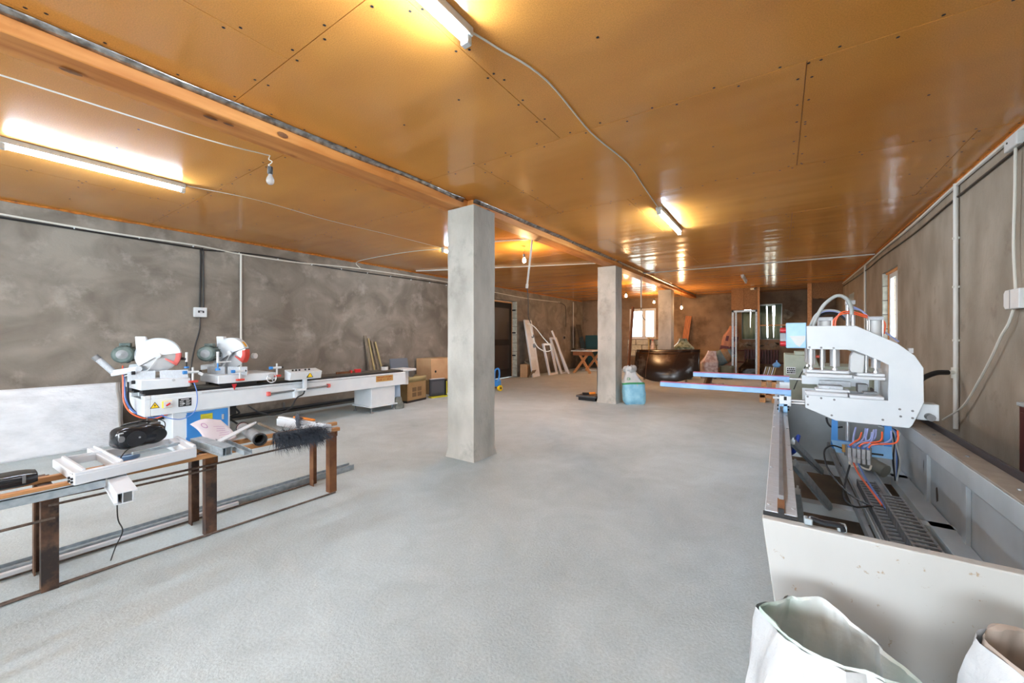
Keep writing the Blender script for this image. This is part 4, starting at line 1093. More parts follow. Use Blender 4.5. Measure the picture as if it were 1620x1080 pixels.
for k in range(2600):
    t = rnd.random(); p = Vector((-3.2 + .07 * t + rnd.uniform(-.025, .03), 1.47 + .33 * t, ST + .035 + rnd.uniform(-.015, .025)))
    d = Vector((rnd.uniform(.2, 1.0), rnd.uniform(-.5, .9), rnd.uniform(-.55, .55))).normalized() * rnd.uniform(.05, .16)
    if rnd.random() < .3: d = Vector((rnd.uniform(.3, .8), rnd.uniform(-.3, .4), rnd.uniform(-1.0, -.3))).normalized() * rnd.uniform(.07, .15)
    if rnd.random() < .12: d = Vector((rnd.uniform(-.2, .3), rnd.uniform(.2, .6), rnd.uniform(.1, .7))).normalized() * rnd.uniform(.08, .14)
    q = p + d + Vector((0, 0, -.03))
    w_ = Vector((0, .0022, .0012))
    bb_.add([p - w_, p + w_, q], [(0, 1, 2)])
obj('bristles', bb_, M_bristle, br, recalc=False, kind='stuff')
hb_ = B()
for k in range(500):
    t = rnd.random(); p = Vector((-3.22 - .2 * t + rnd.uniform(-.02, .02), 1.66 + .1 * t, ST + .06 + .05 * t)); d = Vector((rnd.uniform(-.7, .0), rnd.uniform(.1, .8), rnd.uniform(-.1, .5))).normalized() * rnd.uniform(.04, .1)
    w_ = Vector((0, .002, .002)); hb_.add([p - w_, p + w_, p + d], [(0, 1, 2)])
obj('loose_bristles', hb_, M_bristle, br, recalc=False, kind='stuff')
sk = single('wood_stick', B().cyl((-3.75, 1.60, ST + .045), (-3.24, 1.56, ST + .03), .011, n=10), M_oldwood, 'thin pale wooden stick leading into the broom head', 'stick')
oc = thing('profile_stack', 'thick white ribbed profile offcut with orange foam beside the broom', 'profile', (-3.45, 1.82, ST))
obj('profile', B().bar((-3.74, 1.78, ST + .035), (-3.1, 1.84, ST + .035), .085, .065).bar((-3.74, 1.765, ST + .074), (-3.1, 1.825, ST + .074), .03, .016), M_pvc, oc, bevel=.005)
obj('foam_strip', B().bar((-3.62, 1.84, ST + .076), (-3.35, 1.865, ST + .074), .035, .018), M_orange, oc, bevel=.006)
obj('tape_mark', B().bar((-3.2, 1.80, ST + .0835), (-3.17, 1.86, ST + .069), .02, .004), M_tape, oc)

# insulation slab leaning on the left wall
ins = thing('foam_slab', 'large white film-wrapped foam slab leaning on the left wall', 'slab', (-7.2, .3, 0))
def insf(u, v):
    y = -1.6 + 3.02 * u; z = (.80 - .01 * u) * v
    x = -7.08 - .22 * v + .012 * noise.noise(Vector((y * 2, z * 4, 0))) + .006 * noise.noise(Vector((y * 9, z * 9, 2)))
    return (x, y + .02 * noise.noise(Vector((z * 5, u * 3, 4))), z)
obj('slab', B().grid(insf, 60, 24), M_insul, ins, solid=.06)
obj('tape_band', B().grid(lambda u, v: Vector(insf(.985 + .012 * u, v)) + Vector((.003, 0, 0)), 2, 16), mat('dull_tape', (150, 146, 140), .5), ins, solid=.003)
ft = thing('blue_float', 'round blue lid lying on the floor near the saw pedestal', 'lid', (-6.3, 1.3, 0))
obj('disc', B().lathe([(.11, 0), (.12, .005), (.12, .04), (.11, .048), (.005, .048)], 24, Matrix.Translation((-6.2, 1.25, 0))), mat('dull_blue', (66, 92, 122), .5), ft)
obj('rim', B().lathe([(.1, .046), (.105, .052), (.112, .046)], 24, Matrix.Translation((-6.2, 1.25, 0)), cap=False), M_paleblue, ft)
ft2 = thing('blue_bowl', 'blue plastic bowl half hidden behind the saw pedestal', 'bowl', (-6.62, 1.55, 0))
obj('bowl', B().lathe([(.07, 0), (.1, .04), (.11, .09), (.1, .09), (.08, .04), (.02, .01)], 24, Matrix.Translation((-6.62, 1.52, 0)), cap=False), mat('blue_plastic', (70, 104, 176), .4), ft2)
obj('rim', B().lathe([(.104, .088), (.116, .092), (.116, .098), (.104, .096)], 24, Matrix.Translation((-6.62, 1.52, 0)), cap=False), mat('blue_plastic', (70, 104, 176), .4), ft2)

# ================================================================== PROFILE MACHINE ON ITS RAIL BED (right)
pm = thing('profile_machine', 'large white C-framed profile machine on a long rail bed beside the right wall', 'machine', (.43, 3.2, 0))
Y0M, Y1M, ZR = 1.68, 6.2, .78
rl = obj('rail_beam', B().box(-.045, .05, Y0M, Y1M, ZR - .012, ZR).box(.03, .05, Y0M, Y1M, ZR - .16, ZR - .012), M_alu, pm, bevel=.002)
obj('rail', B().box(-.004, .012, Y0M + .12, Y1M, ZR, ZR + .022), M_gsteel, rl)
obj('rail_stub', B().box(-.008, .014, Y0M, Y0M + .13, ZR, ZR + .006), M_rust2, rl)
obj('rail_end', B().box(-.05, .05, Y0M - .012, Y0M, ZR - .022, ZR - .004).box(-.006, .012, Y0M - .012, Y0M, ZR - .004, ZR + .016), M_print, rl)
for k in range(9):
    for x in (-.034, .04): obj('bolt', B().cyl((x, Y0M + .06 + k * .5, ZR), (x, Y0M + .06 + k * .5, ZR + .004), .006, n=8), M_steel, rl)
# side sheets under the left rail, braces
obj('side_sheet', B().box(.03, .04, Y0M + .9, Y1M, .3, ZR - .16), M_paleblue, pm)
obj('side_sheet', B().box(.032, .042, Y0M + .02, Y0M + .9, .45, ZR - .16), M_grey, pm)
for (y, z), (x2, y2) in (((2.98, .75), (.27, 3.95)), ((2.75, .68), (.255, 3.16)), ((2.2, .7), (.1, 2.6))):
    obj('brace', B().bar((.06, y, z), (x2, y2, .33), .03, .03).bar((.065, y + .012, z), (x2 + .005, y2 + .012, .33), .008, .05), M_galv, pm)
for k, y in enumerate((2.2, 3.2, 4.15, 5.2)):
    obj('cross_member', B().box(.05, .86, y - .04, y + .04, .27, .335), M_grey, pm, bevel=.003)
obj('floor_tray', B().box(.06, .84, Y0M + .05, Y1M - .05, .04, .05), mat('dark_oily_tray', (58, 48, 38), .6, rgb2=(82, 70, 56), scale=4), pm)
cch = obj('centre_channel', B().box(.42, .60, Y0M + .05, Y1M - .1, .335, .345).box(.42, .426, Y0M + .05, Y1M - .1, .345, .37).box(.594, .6, Y0M + .05, Y1M - .1, .345, .37), M_grey, pm)
obj('channel_rail', B().box(.375, .395, Y0M + .05, Y1M - .1, .335, .38), M_gsteel, pm)
# cable chain: a link per piece
lm = None
for k in range(30):
    y = 2.1 + k * .052
    q = B().box(.445, .455, 0, .046, .352, .40).box(.535, .545, 0, .046, .352, .40).box(.455, .535, .006, .022, .392, .40)
    if lm is None:
        lo_ = obj('chain_link', q, M_gsteel, pm); lo_.location.y = y; lm = lo_
    else:
        c = lm.copy(); COL.objects.link(c); c.location.y = y
for k in range(22):
    y = 2.1 + k * .052
    c = lm.copy(); COL.objects.link(c); c.location = lm.location; c.location.y = y; c.location.z = lm.location.z + .052; c.location.x = lm.location.x + .052
# right side of the bed
obj('right_plate', B().box(.77, .875, Y0M, Y1M, ZR - .028, ZR - .016), mat('dusty_steel', (138, 130, 120), .6, .3, rgb2=(158, 150, 140), scale=8), pm, bevel=.002)
rr = obj('right_rail', B().box(.875, .889, Y0M - .1, Y1M, ZR - .045, ZR + .02).box(.875, .925, Y0M - .1, Y1M, ZR - .05, ZR - .04), mat('dark_rail', (58, 52, 54), .5, .5), pm, bevel=.002)
for k in range(8): obj('bolt', B().cyl((.82, Y0M + .3 + k * .55, ZR - .016), (.82, Y0M + .3 + k * .55, ZR - .010), .008, n=8), M_gsteel, rr)
obj('right_beam', B().box(.77, .80, Y0M, Y1M, ZR - .13, ZR - .028), M_grey, pm, bevel=.003)
ys = [Y0M, 2.35, 3.0, 3.65, 4.5, 5.4, Y1M]
for a, c in zip(ys, ys[1:]):
    obj('side_panel', B().box(.805, .812, a + .02, c - .02, .30, ZR - .13), M_grey, pm)
    obj('panel_post', B().box(.785, .805, c - .03, c + .03, .30, ZR - .13), M_grey, pm, bevel=.002)
obj('lower_beam', B().box(.70, .80, Y0M, Y1M, .27, .335), M_grey, pm, bevel=.003)
for x in (.05, .80):
    for y in (1.9, 3.6, 5.9): obj('foot', B().box(x - .03, x + .03, y - .04, y + .04, 0, .3), M_grey, pm)
wear = mat('bare_patch', (62, 52, 46), .7)
for y, z, s_ in ((3.75, .52, .09), (3.5, .42, .06)):
    pts = [(y + s_ * random.uniform(.5, 1) * math.cos(a * .6283) * .45, z + s_ * random.uniform(.6, 1) * math.sin(a * .6283)) for a in range(10)]
    obj('paint_chip', B().prism(pts, 'x', .8035, .8048), wear, pm)
obj('far_panel', B().box(.05, .80, 4.86, 4.88, .2, ZR - .02), M_grey, pm)
# white end panel facing the camera
ep = [(-.052, .768), (1.25, .768), (1.25, .02), (.05, .02), (-.005, .4)]
epo = obj('end_panel', B().prism(ep, 'y', 1.625, 1.665), M_dirtywhite, pm, bevel=.004)
lz = obj('lifting_handle', B().tube([(.075, 1.66, .775), (.085, 1.655, .79), (.12, 1.65, .787), (.16, 1.645, .79), (.168, 1.645, .775)], .009, n=8), M_gloss, pm)
for x in (.078, .165): obj('handle_foot', B().obox((x, 1.655, .782), (.024, .03, .022)), M_galv, pm, bevel=.004)

# C frame: front and rear plate, spine between them
OUT = [(.171, 1.482), (.464, 1.479), (.547, 1.433), (.692, 1.348), (.777, 1.266), (.82, 1.181), (.822, .945), (.792, .853), (.765, .78), (.75, .757), (.349, .762), (.164, .842), (.162, .943)]
INN = [(.641, .939), (.643, 1.195), (.596, 1.226), (.446, 1.3), (.173, 1.301)]
poly = OUT + INN
PY = 3.85
cf = obj('c_frame_plate', B().prism(poly, 'y', PY, PY + .02), M_mwhite, pm, bevel=.003)
obj('c_frame_plate', B().prism([(x, z + .0) for x, z in poly], 'y', PY + .50, PY + .52), M_mwhite, pm, bevel=.003)
obj('spine', B().prism([(.70, 1.30), (.77, 1.25), (.80, 1.17), (.80, .95), (.76, .80), (.66, .80), (.66, 1.2)], 'y', PY + .02, PY + .5), M_mwhite, pm)
obj('top_tie', B().box(.2, .46, PY + .06, PY + .2, 1.40, 1.46).box(.2, .46, PY + .32, PY + .46, 1.40, 1.46), M_mwhite, pm)
for x, z in ((.190, 1.316), (.262, 1.314), (.336, 1.312), (.178, .93), (.262, .925), (.34, .92), (.18, .868), (.325, .80), (.70, .885), (.765, .88), (.705, .835), (.765, .83), (.612, .8)):
    obj('bolt', B().cyl((x, PY, z), (x, PY - .004, z), .0075, n=10), M_gsteel, cf)
bx_ = obj('blue_cover', B().box(.04, .170, PY - .005, PY + .3, 1.308, 1.508), M_lblue, pm, bevel=.004)
obj('torn_film', B().prism([(.061, 1.403), (.165, 1.406), (.163, 1.372), (.128, 1.318), (.105, 1.332)], 'y', PY - .0075, PY - .005), M_white, bx_)
for z in (1.34, 1.45): obj('side_knob', B().cyl((.04, PY + .1, z), (.0, PY + .1, z), .022, n=10), M_redsw, bx_)
obj('side_valve', B().box(.0, .04, PY + .14, PY + .22, 1.36, 1.44), M_gsteel, bx_)
# clamping cylinders, with rods, above the jaws
def jaw_cyl(x, ytop, zt, zb, r, rod, y=PY + .1, m=M_steel):
    o = obj('clamp_cylinder', B().cyl((x, y, zb), (x, y, zt), r, n=20), m, pm)
    obj('piston_rod', B().cyl((x, y, rod), (x, y, zb), r * .42, n=12), M_steel, o)
    obj('rod_nut', B().cyl((x, y, rod), (x, y, rod + .018), r * .62, n=6), M_steel, o)
jaw_cyl(.205, 0, 1.44, 1.175, .029, 1.135); jaw_cyl(.275, 0, 1.44, 1.155, .015, 1.135); jaw_cyl(.352, 0, 1.44, 1.168, .031, 1.135)
jaw_cyl(.535, 0, 1.40, 1.15, .014, 1.125); jaw_cyl(.588, 0, 1.36, 1.165, .027, 1.125)
jaw_cyl(.195, 0, 1.44, 1.18, .02, 1.14, PY + .4); jaw_cyl(.30, 0, 1.44, 1.18, .02, 1.14, PY + .4)
obj('motor_cover', B().prism([(.435, 1.15), (.445, 1.128), (.515, 1.128), (.522, 1.26), (.455, 1.285), (.44, 1.25)], 'y', PY + .04, PY + .14), M_white, pm, bevel=.008)
# jaws
def jaw(x0, x1, z0, z1, y0, y1): return obj('jaw', B().box(x0, x1, y0, y1, z0, z1), M_pvc, pm, bevel=.006)
jaw(.17, .43, 1.115, 1.138, PY + .03, PY + .16); jaw(.168, .446, 1.085, 1.113, PY - .005, PY + .17)
jaw(.475, .63, 1.106, 1.128, PY + .03, PY + .16); jaw(.452, .628, 1.082, 1.105, PY - .005, PY + .17)
jaw(.165, .42, .942, .972, PY - .008, PY + .12); jaw(.428, .62, .938, .964, PY - .008, PY + .12)
jaw(.23, .44, .972, .992, PY + .05, PY + .17)
obj('jaw_block', B().box(.25, .40, PY + .08, PY + .2, .99, 1.015).box(.315, .35, PY + .06, PY + .1, .985, 1.0), M_alu, pm, bevel=.003)
obj('cutter_slide', B().box(.27, .47, PY + .30, PY + .34, .99, 1.035), M_alu, pm, bevel=.002)
obj('rear_jaw', B().box(.158, .60, PY + .44, PY + .5, .985, 1.06), M_mwhite, pm, bevel=.003)
obj('rear_jaw', B().box(.168, .61, PY + .40, PY + .5, 1.08, 1.115), M_mwhite, pm, bevel=.003)
obj('cutter_head', B().box(.50, .56, PY + .2, PY + .3, .965, 1.03).box(.52, .60, PY + .1, PY + .16, .965, .985), M_gsteel, pm, bevel=.003)
# cylinders on top
def top_cyl(x, y, w, z0, z1):
    o = obj('air_cylinder', B().cyl((x, y, z0), (x, y, z1 - .03), w * .42, n=20), M_white, pm)
    obj('cylinder_cap', B().box(x - w / 2, x + w / 2, y - w / 2, y + w / 2, z1 - .03, z1), M_alu, o, bevel=.004)
    for a in (-1, 1):
        for b_ in (-1, 1): obj('tie_rod', B().cyl((x + a * w * .43, y + b_ * w * .43, z0), (x + a * w * .43, y + b_ * w * .43, z1 - .02), .005, n=6), M_steel, o)
top_cyl(.302, 4.1, .098, 1.44, 1.556); top_cyl(.604, 4.08, .09, 1.36, 1.553)
o = obj('tall_cylinder', B().cyl((.445, 4.1, 1.44), (.445, 4.1, 1.65), .014, n=12).cyl((.478, 4.1, 1.44), (.478, 4.1, 1.60), .014, n=12), M_steel, pm)
obj('cylinder_head', B().box(.43, .49, 4.07, 4.13, 1.65, 1.685), M_alu, o, bevel=.004)
hp = [(.215, 4.0, 1.47), (.25, 4.0, 1.57), (.297, 4.0, 1.66), (.372, 4.0, 1.72), (.43, 4.0, 1.69), (.458, 4.02, 1.62), (.46, 4.02, 1.57)]
obj('hose', B().tube(hp, .013, n=10), M_hose, pm)
obj('hose', B().tube([(.20, 4.05, 1.47), (.235, 4.05, 1.56), (.27, 4.06, 1.60)], .011, n=8), M_hose, pm)
for k, (dz, m) in enumerate(((.0, M_cablek), (.012, M_cablek), (.02, M_palehose), (.03, M_hose))):
    obj('air_hose', B().tube([(.26, 4.2, 1.56 + dz), (.32, 4.2, 1.59 + dz), (.4, 4.2, 1.575 + dz), (.47, 4.2, 1.5 + dz)], .007, n=6), m, pm)
for k, dz in enumerate((0, .014)):
    obj('air_hose', B().tube([(.348 + dz, 4.02, 1.47), (.352 + dz, 4.02, 1.53), (.40, 4.02, 1.575 + dz), (.47, 4.05, 1.578 + dz), (.56, 4.08, 1.545 + dz)], .006, n=6), M_orhose, pm)
for k in range(2):
    obj('air_hose', B().tube([(.48, 4.1, 1.635 - k * .015), (.53, 4.1, 1.60), (.57, 4.1, 1.55 - .01 * k)], .006, n=6), M_palehose, pm)
obj('air_hose', B().tube([(.65, 4.1, 1.53), (.665, 4.1, 1.49), (.655, 4.08, 1.42)], .006, n=6), M_orhose, pm)
obj('air_hose', B().tube([(.655, 4.1, 1.44), (.70, 4.1, 1.40), (.74, 4.1, 1.36)], .006, n=6), M_palehose, pm)
obj('lug', B().box(.765, .79, PY + .1, PY + .13, 1.28, 1.315), M_white, pm)
# carriages on the rails
def carriage(y, z):
    ca = obj('carriage', B().box(-.005, .075, y - .05, y + .05, ZR + .055, z - .05), M_mwhite, pm, bevel=.004)
    obj('carriage_slot', B().box(.025, .045, y - .053, y - .05, ZR + .10, ZR + .13), M_print, ca)
    obj('rail_shoe', B().box(-.01, .0 - .002, y - .06, y + .04, ZR + .0, ZR + .07).box(.022, .05, y - .06, y + .04, ZR + .0, ZR + .07).box(-.01, .05, y - .06, y + .04, ZR + .05, ZR + .07), M_lblue, ca, bevel=.003)
    obj('lock_screw', B().cyl((-.005, y, ZR + .11), (-.05, y, ZR + .11), .01, n=8), M_white, ca)
    for z_ in (ZR + .02, ZR + .05):
        obj('shoe_bolt', B().cyl((-.01, y - .02, z_), (-.02, y - .02, z_), .008, n=8).cyl((.05, y - .02, z_), (.062, y - .02, z_), .008, n=8), M_print, ca)
    return ca
carriage(3.96, .965); carriage(4.55, 1.02)
def fence(y, zt, x0):
    f = obj('fence_arm', B().box(x0, .075, y - .03, y + .03, zt - .042, zt), mat('blue_arm_film', (112, 160, 214), .35, rgb2=(140, 184, 228), scale=7), pm, bevel=.003)
    obj('pink_lining', B().box(x0, .07, y - .028, y + .028, zt, zt + .004), mat('pink_felt', (190, 96, 130), .8), f)
    obj('arm_bracket', B().box(.03, .075, y - .035, y + .035, zt - .075, zt - .042), M_lblue, f, bevel=.003)
fence(3.95, .965, -.95); fence(4.55, 1.022, -.76)
for y, z in ((4.0, .872), (4.0, .85), (4.36, 1.018)):
    obj('guide_shaft', B().cyl((.07, y, z), (.2, y, z), .012, n=12), M_steel, pm)
obj('right_carriage', B().box(.80, .915, 3.93, 4.05, .81, .925), M_mwhite, pm, bevel=.006)
obj('right_roller', B().cyl((.86, 3.92, .84), (.86, 3.86, .84), .024, n=14), M_gsteel, pm)
obj('guide_shaft', B().cyl((.78, 3.95, .88), (.87, 3.95, .88), .014, n=12), M_steel, pm)
# blue valve bracket, valves and hoses under the frame
vb = obj('valve_bracket', B().prism([(.33, .765), (.324, .55), (.345, .535), (.64, .53), (.668, .55), (.668, .765), (.63, .765), (.625, .602), (.366, .608), (.366, .765)], 'y', 3.9, 3.908), M_blue, pm)
obj('bracket_lip', B().add([(.326, 3.9, .60), (.668, 3.9, .60), (.655, 3.80, .535), (.345, 3.80, .535), (.326, 3.905, .605), (.668, 3.905, .605), (.655, 3.803, .54), (.345, 3.803, .54)], [(0, 3, 2, 1), (4, 5, 6, 7), (0, 1, 5, 4), (1, 2, 6, 5), (2, 3, 7, 6), (3, 0, 4, 7)]), M_lblue, vb)
obj('lip_slot', B().box(.54, .61, 3.815, 3.817, .545, .56), M_print, vb)
obj('lift_shaft', B().cyl((.428, 3.95, .60), (.428, 3.95, .77), .014, n=12), M_steel, pm)
for k in range(5):
    x = .418 + k * .026
    v_ = obj('solenoid_valve', B().box(x - .010, x + .010, 3.76, 3.80, .515, .585).box(x - .009, x + .009, 3.745, 3.775, .485, .52), M_alu, pm, bevel=.002)
    obj('valve_port', B().cyl((x, 3.79, .585), (x, 3.79, .60), .009, n=8), M_bluehose, v_)
    dx = (.03, .06, .09, .02, .12)[k]
    obj('air_hose', B().tube([(x, 3.79, .595), (x + .02, 3.79, .615), (x + dx, 3.82, .66), (x + dx + .02, 3.88, .72)], .006, n=6), M_palehose, pm)
    obj('air_hose', B().tube([(x + .004, 3.785, .60), (x + .03, 3.78, .63), (x + dx + .03, 3.8, .655), (x + dx + .05, 3.86, .69 + .01 * k)], .0055, n=6), M_orhose if k % 2 == 0 else M_palehose, pm)
obj('valve_manifold', B().box(.395, .545, 3.795, 3.82, .52, .60), M_gsteel, pm, bevel=.003)
obj('valve_plug', B().box(.38, .398, 3.78, 3.81, .545, .60), M_gold, pm, bevel=.003)
obj('white_cable', B().tube([(.415, 3.75, .49), (.425, 3.74, .465), (.47, 3.735, .468), (.52, 3.735, .455), (.535, 3.75, .485)], .007, n=6), M_cablew, pm)
obj('air_hose', B().tube([(.44, 3.75, .485), (.45, 3.6, .45), (.475, 3.3, .43), (.49, 3.1, .42)], .006, n=6), M_orhose, pm)
obj('air_hose', B().tube([(.465, 3.75, .485), (.475, 3.6, .45), (.487, 3.3, .43), (.5, 3.05, .42)], .006, n=6), M_bluehose, pm)
obj('cable', B().tube([(.39, 3.79, .57), (.32, 3.78, .585), (.27, 3.7, .55), (.28, 3.5, .47), (.36, 3.25, .41), (.45, 3.1, .40)], .006, n=6), M_cablek, pm)
obj('cable', B().tube([(.42, 3.75, .47), (.37, 3.5, .42), (.33, 3.2, .40), (.36, 3.05, .40), (.44, 3.1, .405)], .006, n=6), M_cablek, pm)
for k in range(5):
    obj('hose_bundle', B().tube([(.62, 4.05, .76 - .01 * k), (.68 + .01 * k, 4.0, .70), (.70, 3.98, .62), (.685 + .008 * k, 3.95, .5), (.69, 3.9, .36)], .009, n=6), (M_cablek, M_hose, M_bluehose, M_cablek, M_hose)[k], pm)
obj('cable_loop', B().tube([(.3, 3.95, .765), (.31, 3.95, .72), (.34, 3.95, .69), (.40, 3.96, .70)], .007, n=6), M_cablek, pm)
obj('drive_motor', B().cyl((.55, 4.15, .42), (.66, 4.05, .38), .05, n=16), mat('dusty_motor', (150, 152, 142), .6), pm)
obj('tool_bag', B().obox((.082, 3.3, .66), (.022, .2, .13), (R(-20), R(14), 0)), mat('deep_blue', (30, 66, 168), .4), pm, bevel=.01)

# grey-green machine beyond
gm = thing('grey_machine', 'grey-green steel machine cabinet standing behind the white profile machine', 'machine', (.4, 6.9, 0))
obj('body', B().prism([(.045, 0), (.045, 1.16), (.38, 1.14), (.42, 1.02), (.95, 1.02), (.95, 0)], 'y', 6.45, 7.2), M_greygreen, gm, bevel=.01)
obj('top_block', B().box(.16, .30, 6.5, 6.8, 1.15, 1.2), M_greygreen, gm, bevel=.006)
obj('red_bar', B().box(.3, .46, 6.42, 6.46, 1.125, 1.155), mat('dull_red', (170, 62, 40), .5), gm)
dp = obj('data_plate', B().box(.07, .17, 6.445, 6.45, .90, .99), M_wprint, gm)
dq = B()
for k in range(3):
    x = .077
    while x < .16:
        w_ = random.uniform(.008, .02); dq.box(x, min(x + w_, .165), 6.443, 6.445, .91 + k * .026, .928 + k * .026); x += w_ + .005
obj('plate_print', dq, M_print, gm, kind='stuff')
obj('cable', B().tube([(.33, 6.42, 1.12), (.26, 6.42, .98), (.19, 6.42, .82), (.15, 6.42, .7)], .006, n=5), M_cablek, gm)
obj('wood_pad', B().box(.33, .42, 6.35, 6.45, .8, .99), M_brownwood, gm)

# ================================================================== OPEN WHITE SACKS IN THE FOREGROUND
def open_sack(name, label, rim, centre, rbot, depth, seed, par_mat_in, ztop_fn):
    """rim: list of (x,y,z) going round; walls fall to a floor ring, lining goes down inside"""
    t = thing(name, label, 'sack', (centre[0], centre[1], 0), group='open white sacks by the machine')
    R_ = catmull([Vector(p) for p in rim + [rim[0], rim[1]]], 8)[: len(rim) * 8]
    n = len(R_); c = Vector((centre[0], centre[1], 0))
    def ring(j, inner):
        out = []
        for k, p in enumerate(R_):
            a = math.atan2(p.y - c.y, p.x - c.x)
            nn = noise.noise(Vector((math.cos(a) * 2.4, math.sin(a) * 2.4, j * 2.2 + seed)))
            nf = noise.noise(Vector((math.cos(a) * 6, math.sin(a) * 6, j * 3.7 + seed)))
            low = c + Vector((math.cos(a), math.sin(a), 0)) * rbot * (1 + .12 * nn)
            z = p.z * (1 - j)
            tt = j ** .8
            q = Vector((p.x, p.y, 0)).lerp(low, min(1, tt * 1.3))
            q += (q - c).normalized() * (.024 * nn + .012 * nf + .022 * abs(noise.noise(Vector((a * 2.5 + 9, j * 1.2, seed)))) * (.3 + j) + .025 * math.sin(math.pi * min(1, j * 1.15)))
            if inner: q = c.lerp(q, .93 - .1 * j)
            q.z = z
            out.append(q)
        return out
    b = B(); rows = [ring(k / 14, False) for k in range(15)]
    for r in rows: b.v += r
    for i in range(14):
        for k in range(n): b.f.append([i * n + k, i * n + (k + 1) % n, (i + 1) * n + (k + 1) % n, (i + 1) * n + k])
    b.f.append(list(range(14 * n, 15 * n)))
    obj('sack_wall', b, M_sack, t)
    b2 = B(); m = 8; rows = [ring(k / 14, True) for k in range(m)]
    top = []
    for p, q in zip(R_, rows[0]):
        v = p.lerp(q, .5); v.z = p.z + .006; top.append(v)
    rows = [R_, top] + rows
    for r in rows: b2.v += [Vector(v) for v in r]
    for i in range(len(rows) - 1):
        for k in range(n): b2.f.append([i * n + k, i * n + (k + 1) % n, (i + 1) * n + (k + 1) % n, (i + 1) * n + k])
    obj('sack_lining', b2, par_mat_in, t)
    # crumpled scraps inside
    zf = R_[0].z * .52
    def sf(u, v):
        a = 2 * math.pi * u; r = rbot * .9 * v
        return (c.x + r * math.cos(a), c.y + r * math.sin(a), zf + .05 * noise.noise(Vector((r * 22 * math.cos(a), r * 22 * math.sin(a), seed))) + .03 * (1 - v))
    obj('scrap_filling', B().grid(sf, 28, 8, wrap=True), mat('pale_green_scrap', (168, 188, 178), .4, rgb2=(120, 138, 132), scale=16, bump=.01), t, kind='stuff')
    return t
open_sack('open_sack', 'open white woven sack with a pale green lining beside the end of the machine bed',
          [(-.05, 1.33, .625), (.02, 1.43, .62), (.095, 1.475, .625), (.15, 1.45, .61), (.21, 1.385, .595), (.275, 1.315, .585), (.27, 1.245, .60), (.19, 1.20, .63), (.085, 1.19, .63), (.01, 1.25, .62)], (.11, 1.32), .17, .6, 1.0, M_sackin, None)
t2 = open_sack('open_sack', 'open white sack with a beige inside and orange stripe at the right picture edge',
          [(.36, 1.36, .70), (.39, 1.425, .715), (.47, 1.45, .70), (.57, 1.44, .68), (.64, 1.36, .66), (.62, 1.26, .66), (.52, 1.2, .67), (.42, 1.25, .68)], (.50, 1.33), .15, .66, 6.0, mat('beige_lining', (176, 162, 150), .6, rgb2=(158, 146, 136), scale=6), None)
t2.location.x += .03
obj('orange_stripe', B().grid(lambda u, v: (.345 + .035 * u, 1.235 - .02 * u, .5 + .06 * v), 2, 2), M_orange, t2, solid=.002)

# ================================================================== SACKS AND BAGS FURTHER BACK
def sack(name, label, loc, w, d, h, m, rz=0, lean=(0, 0), seed=0, neck=.45, top=.78, cat='sack', group=None, squash=.55):
    t = thing(name, label, cat, loc, rz, group, local=True)
    def f(u, v):
        a = 2 * math.pi * u
        prof = 1.0
        if v > top: prof = 1 - (1 - neck) * math.sin((v - top) / (1 - top) * math.pi / 2)
        if v < .1: prof = .84 + 1.6 * v
        cx = math.copysign(abs(math.cos(a)) ** squash, math.cos(a)); cy = math.copysign(abs(math.sin(a)) ** squash, math.sin(a))
        nn = 1 + .10 * noise.noise(Vector((cx * 1.6, cy * 1.6, v * 3 + seed))) + .04 * noise.noise(Vector((cx * 5, cy * 5, v * 8 + seed)))
        return (cx * w / 2 * prof * nn + lean[0] * v * v, cy * d / 2 * prof * nn + lean[1] * v * v, h * v)
    b = B().grid(f, 40, 26, wrap=True); b.f += [list(range(40)), list(range(len(b.v) - 40, len(b.v)))]
    obj('bag', b, m, t)
    return t, f
def band(t, f, u0, u1, v0, v1, m, name, off=1.02, nu=40, nv=3, slope=0.0):
    def g(u, v):
        uu = u0 + (u1 - u0) * u; p = f(uu % 1.0, max(0, min(1, v0 + (v1 - v0) * v + slope * math.sin(2 * math.pi * uu + 2.6))))
        return (p[0] * off, p[1] * off, p[2])
    return obj(name, B().grid(g, nu, nv), m, t)
t, f = sack('tied_sack', 'tied white sack with a green stripe and blue bottom leaning on the middle column', (-2.50, 8.2, 0.0), .44, .36, .74, M_sack, R(28), (-.10, .03), 2.0, neck=.42, top=.60)
band(t, f, 0, 1, .0, .55, M_sackblue, 'blue_half', 1.012, 60, 14, .03)
band(t, f, 0, 1, .55, .60, M_gprint, 'green_stripe', 1.02, 60, 3, .03)
for u in (.66, .86): band(t, f, u, u + .07, .69, .745, M_gprint, 'green_logo', 1.022, 6, 3); band(t, f, u + .012, u + .058, .702, .732, M_sack, 'logo_centre', 1.028, 6, 3)
def ruff(u, v):
    a = 2 * math.pi * u; b_ = 2 * math.pi * v
    rr = .052 * (1 + .35 * noise.noise(Vector((math.cos(a) * 2, math.sin(a) * 2, 4))) + .2 * math.sin(a * 7))
    R0 = .075 + .015 * math.sin(a * 3)
    return (-.085 + (R0 + rr * math.cos(b_)) * math.cos(a), .025 + (R0 + rr * math.cos(b_)) * math.sin(a), .72 + rr * 1.15 * math.sin(b_) + .02 * math.sin(a * 2))
obj('tied_top', B().grid(ruff, 44, 12, wrap=True), M_sack, t)

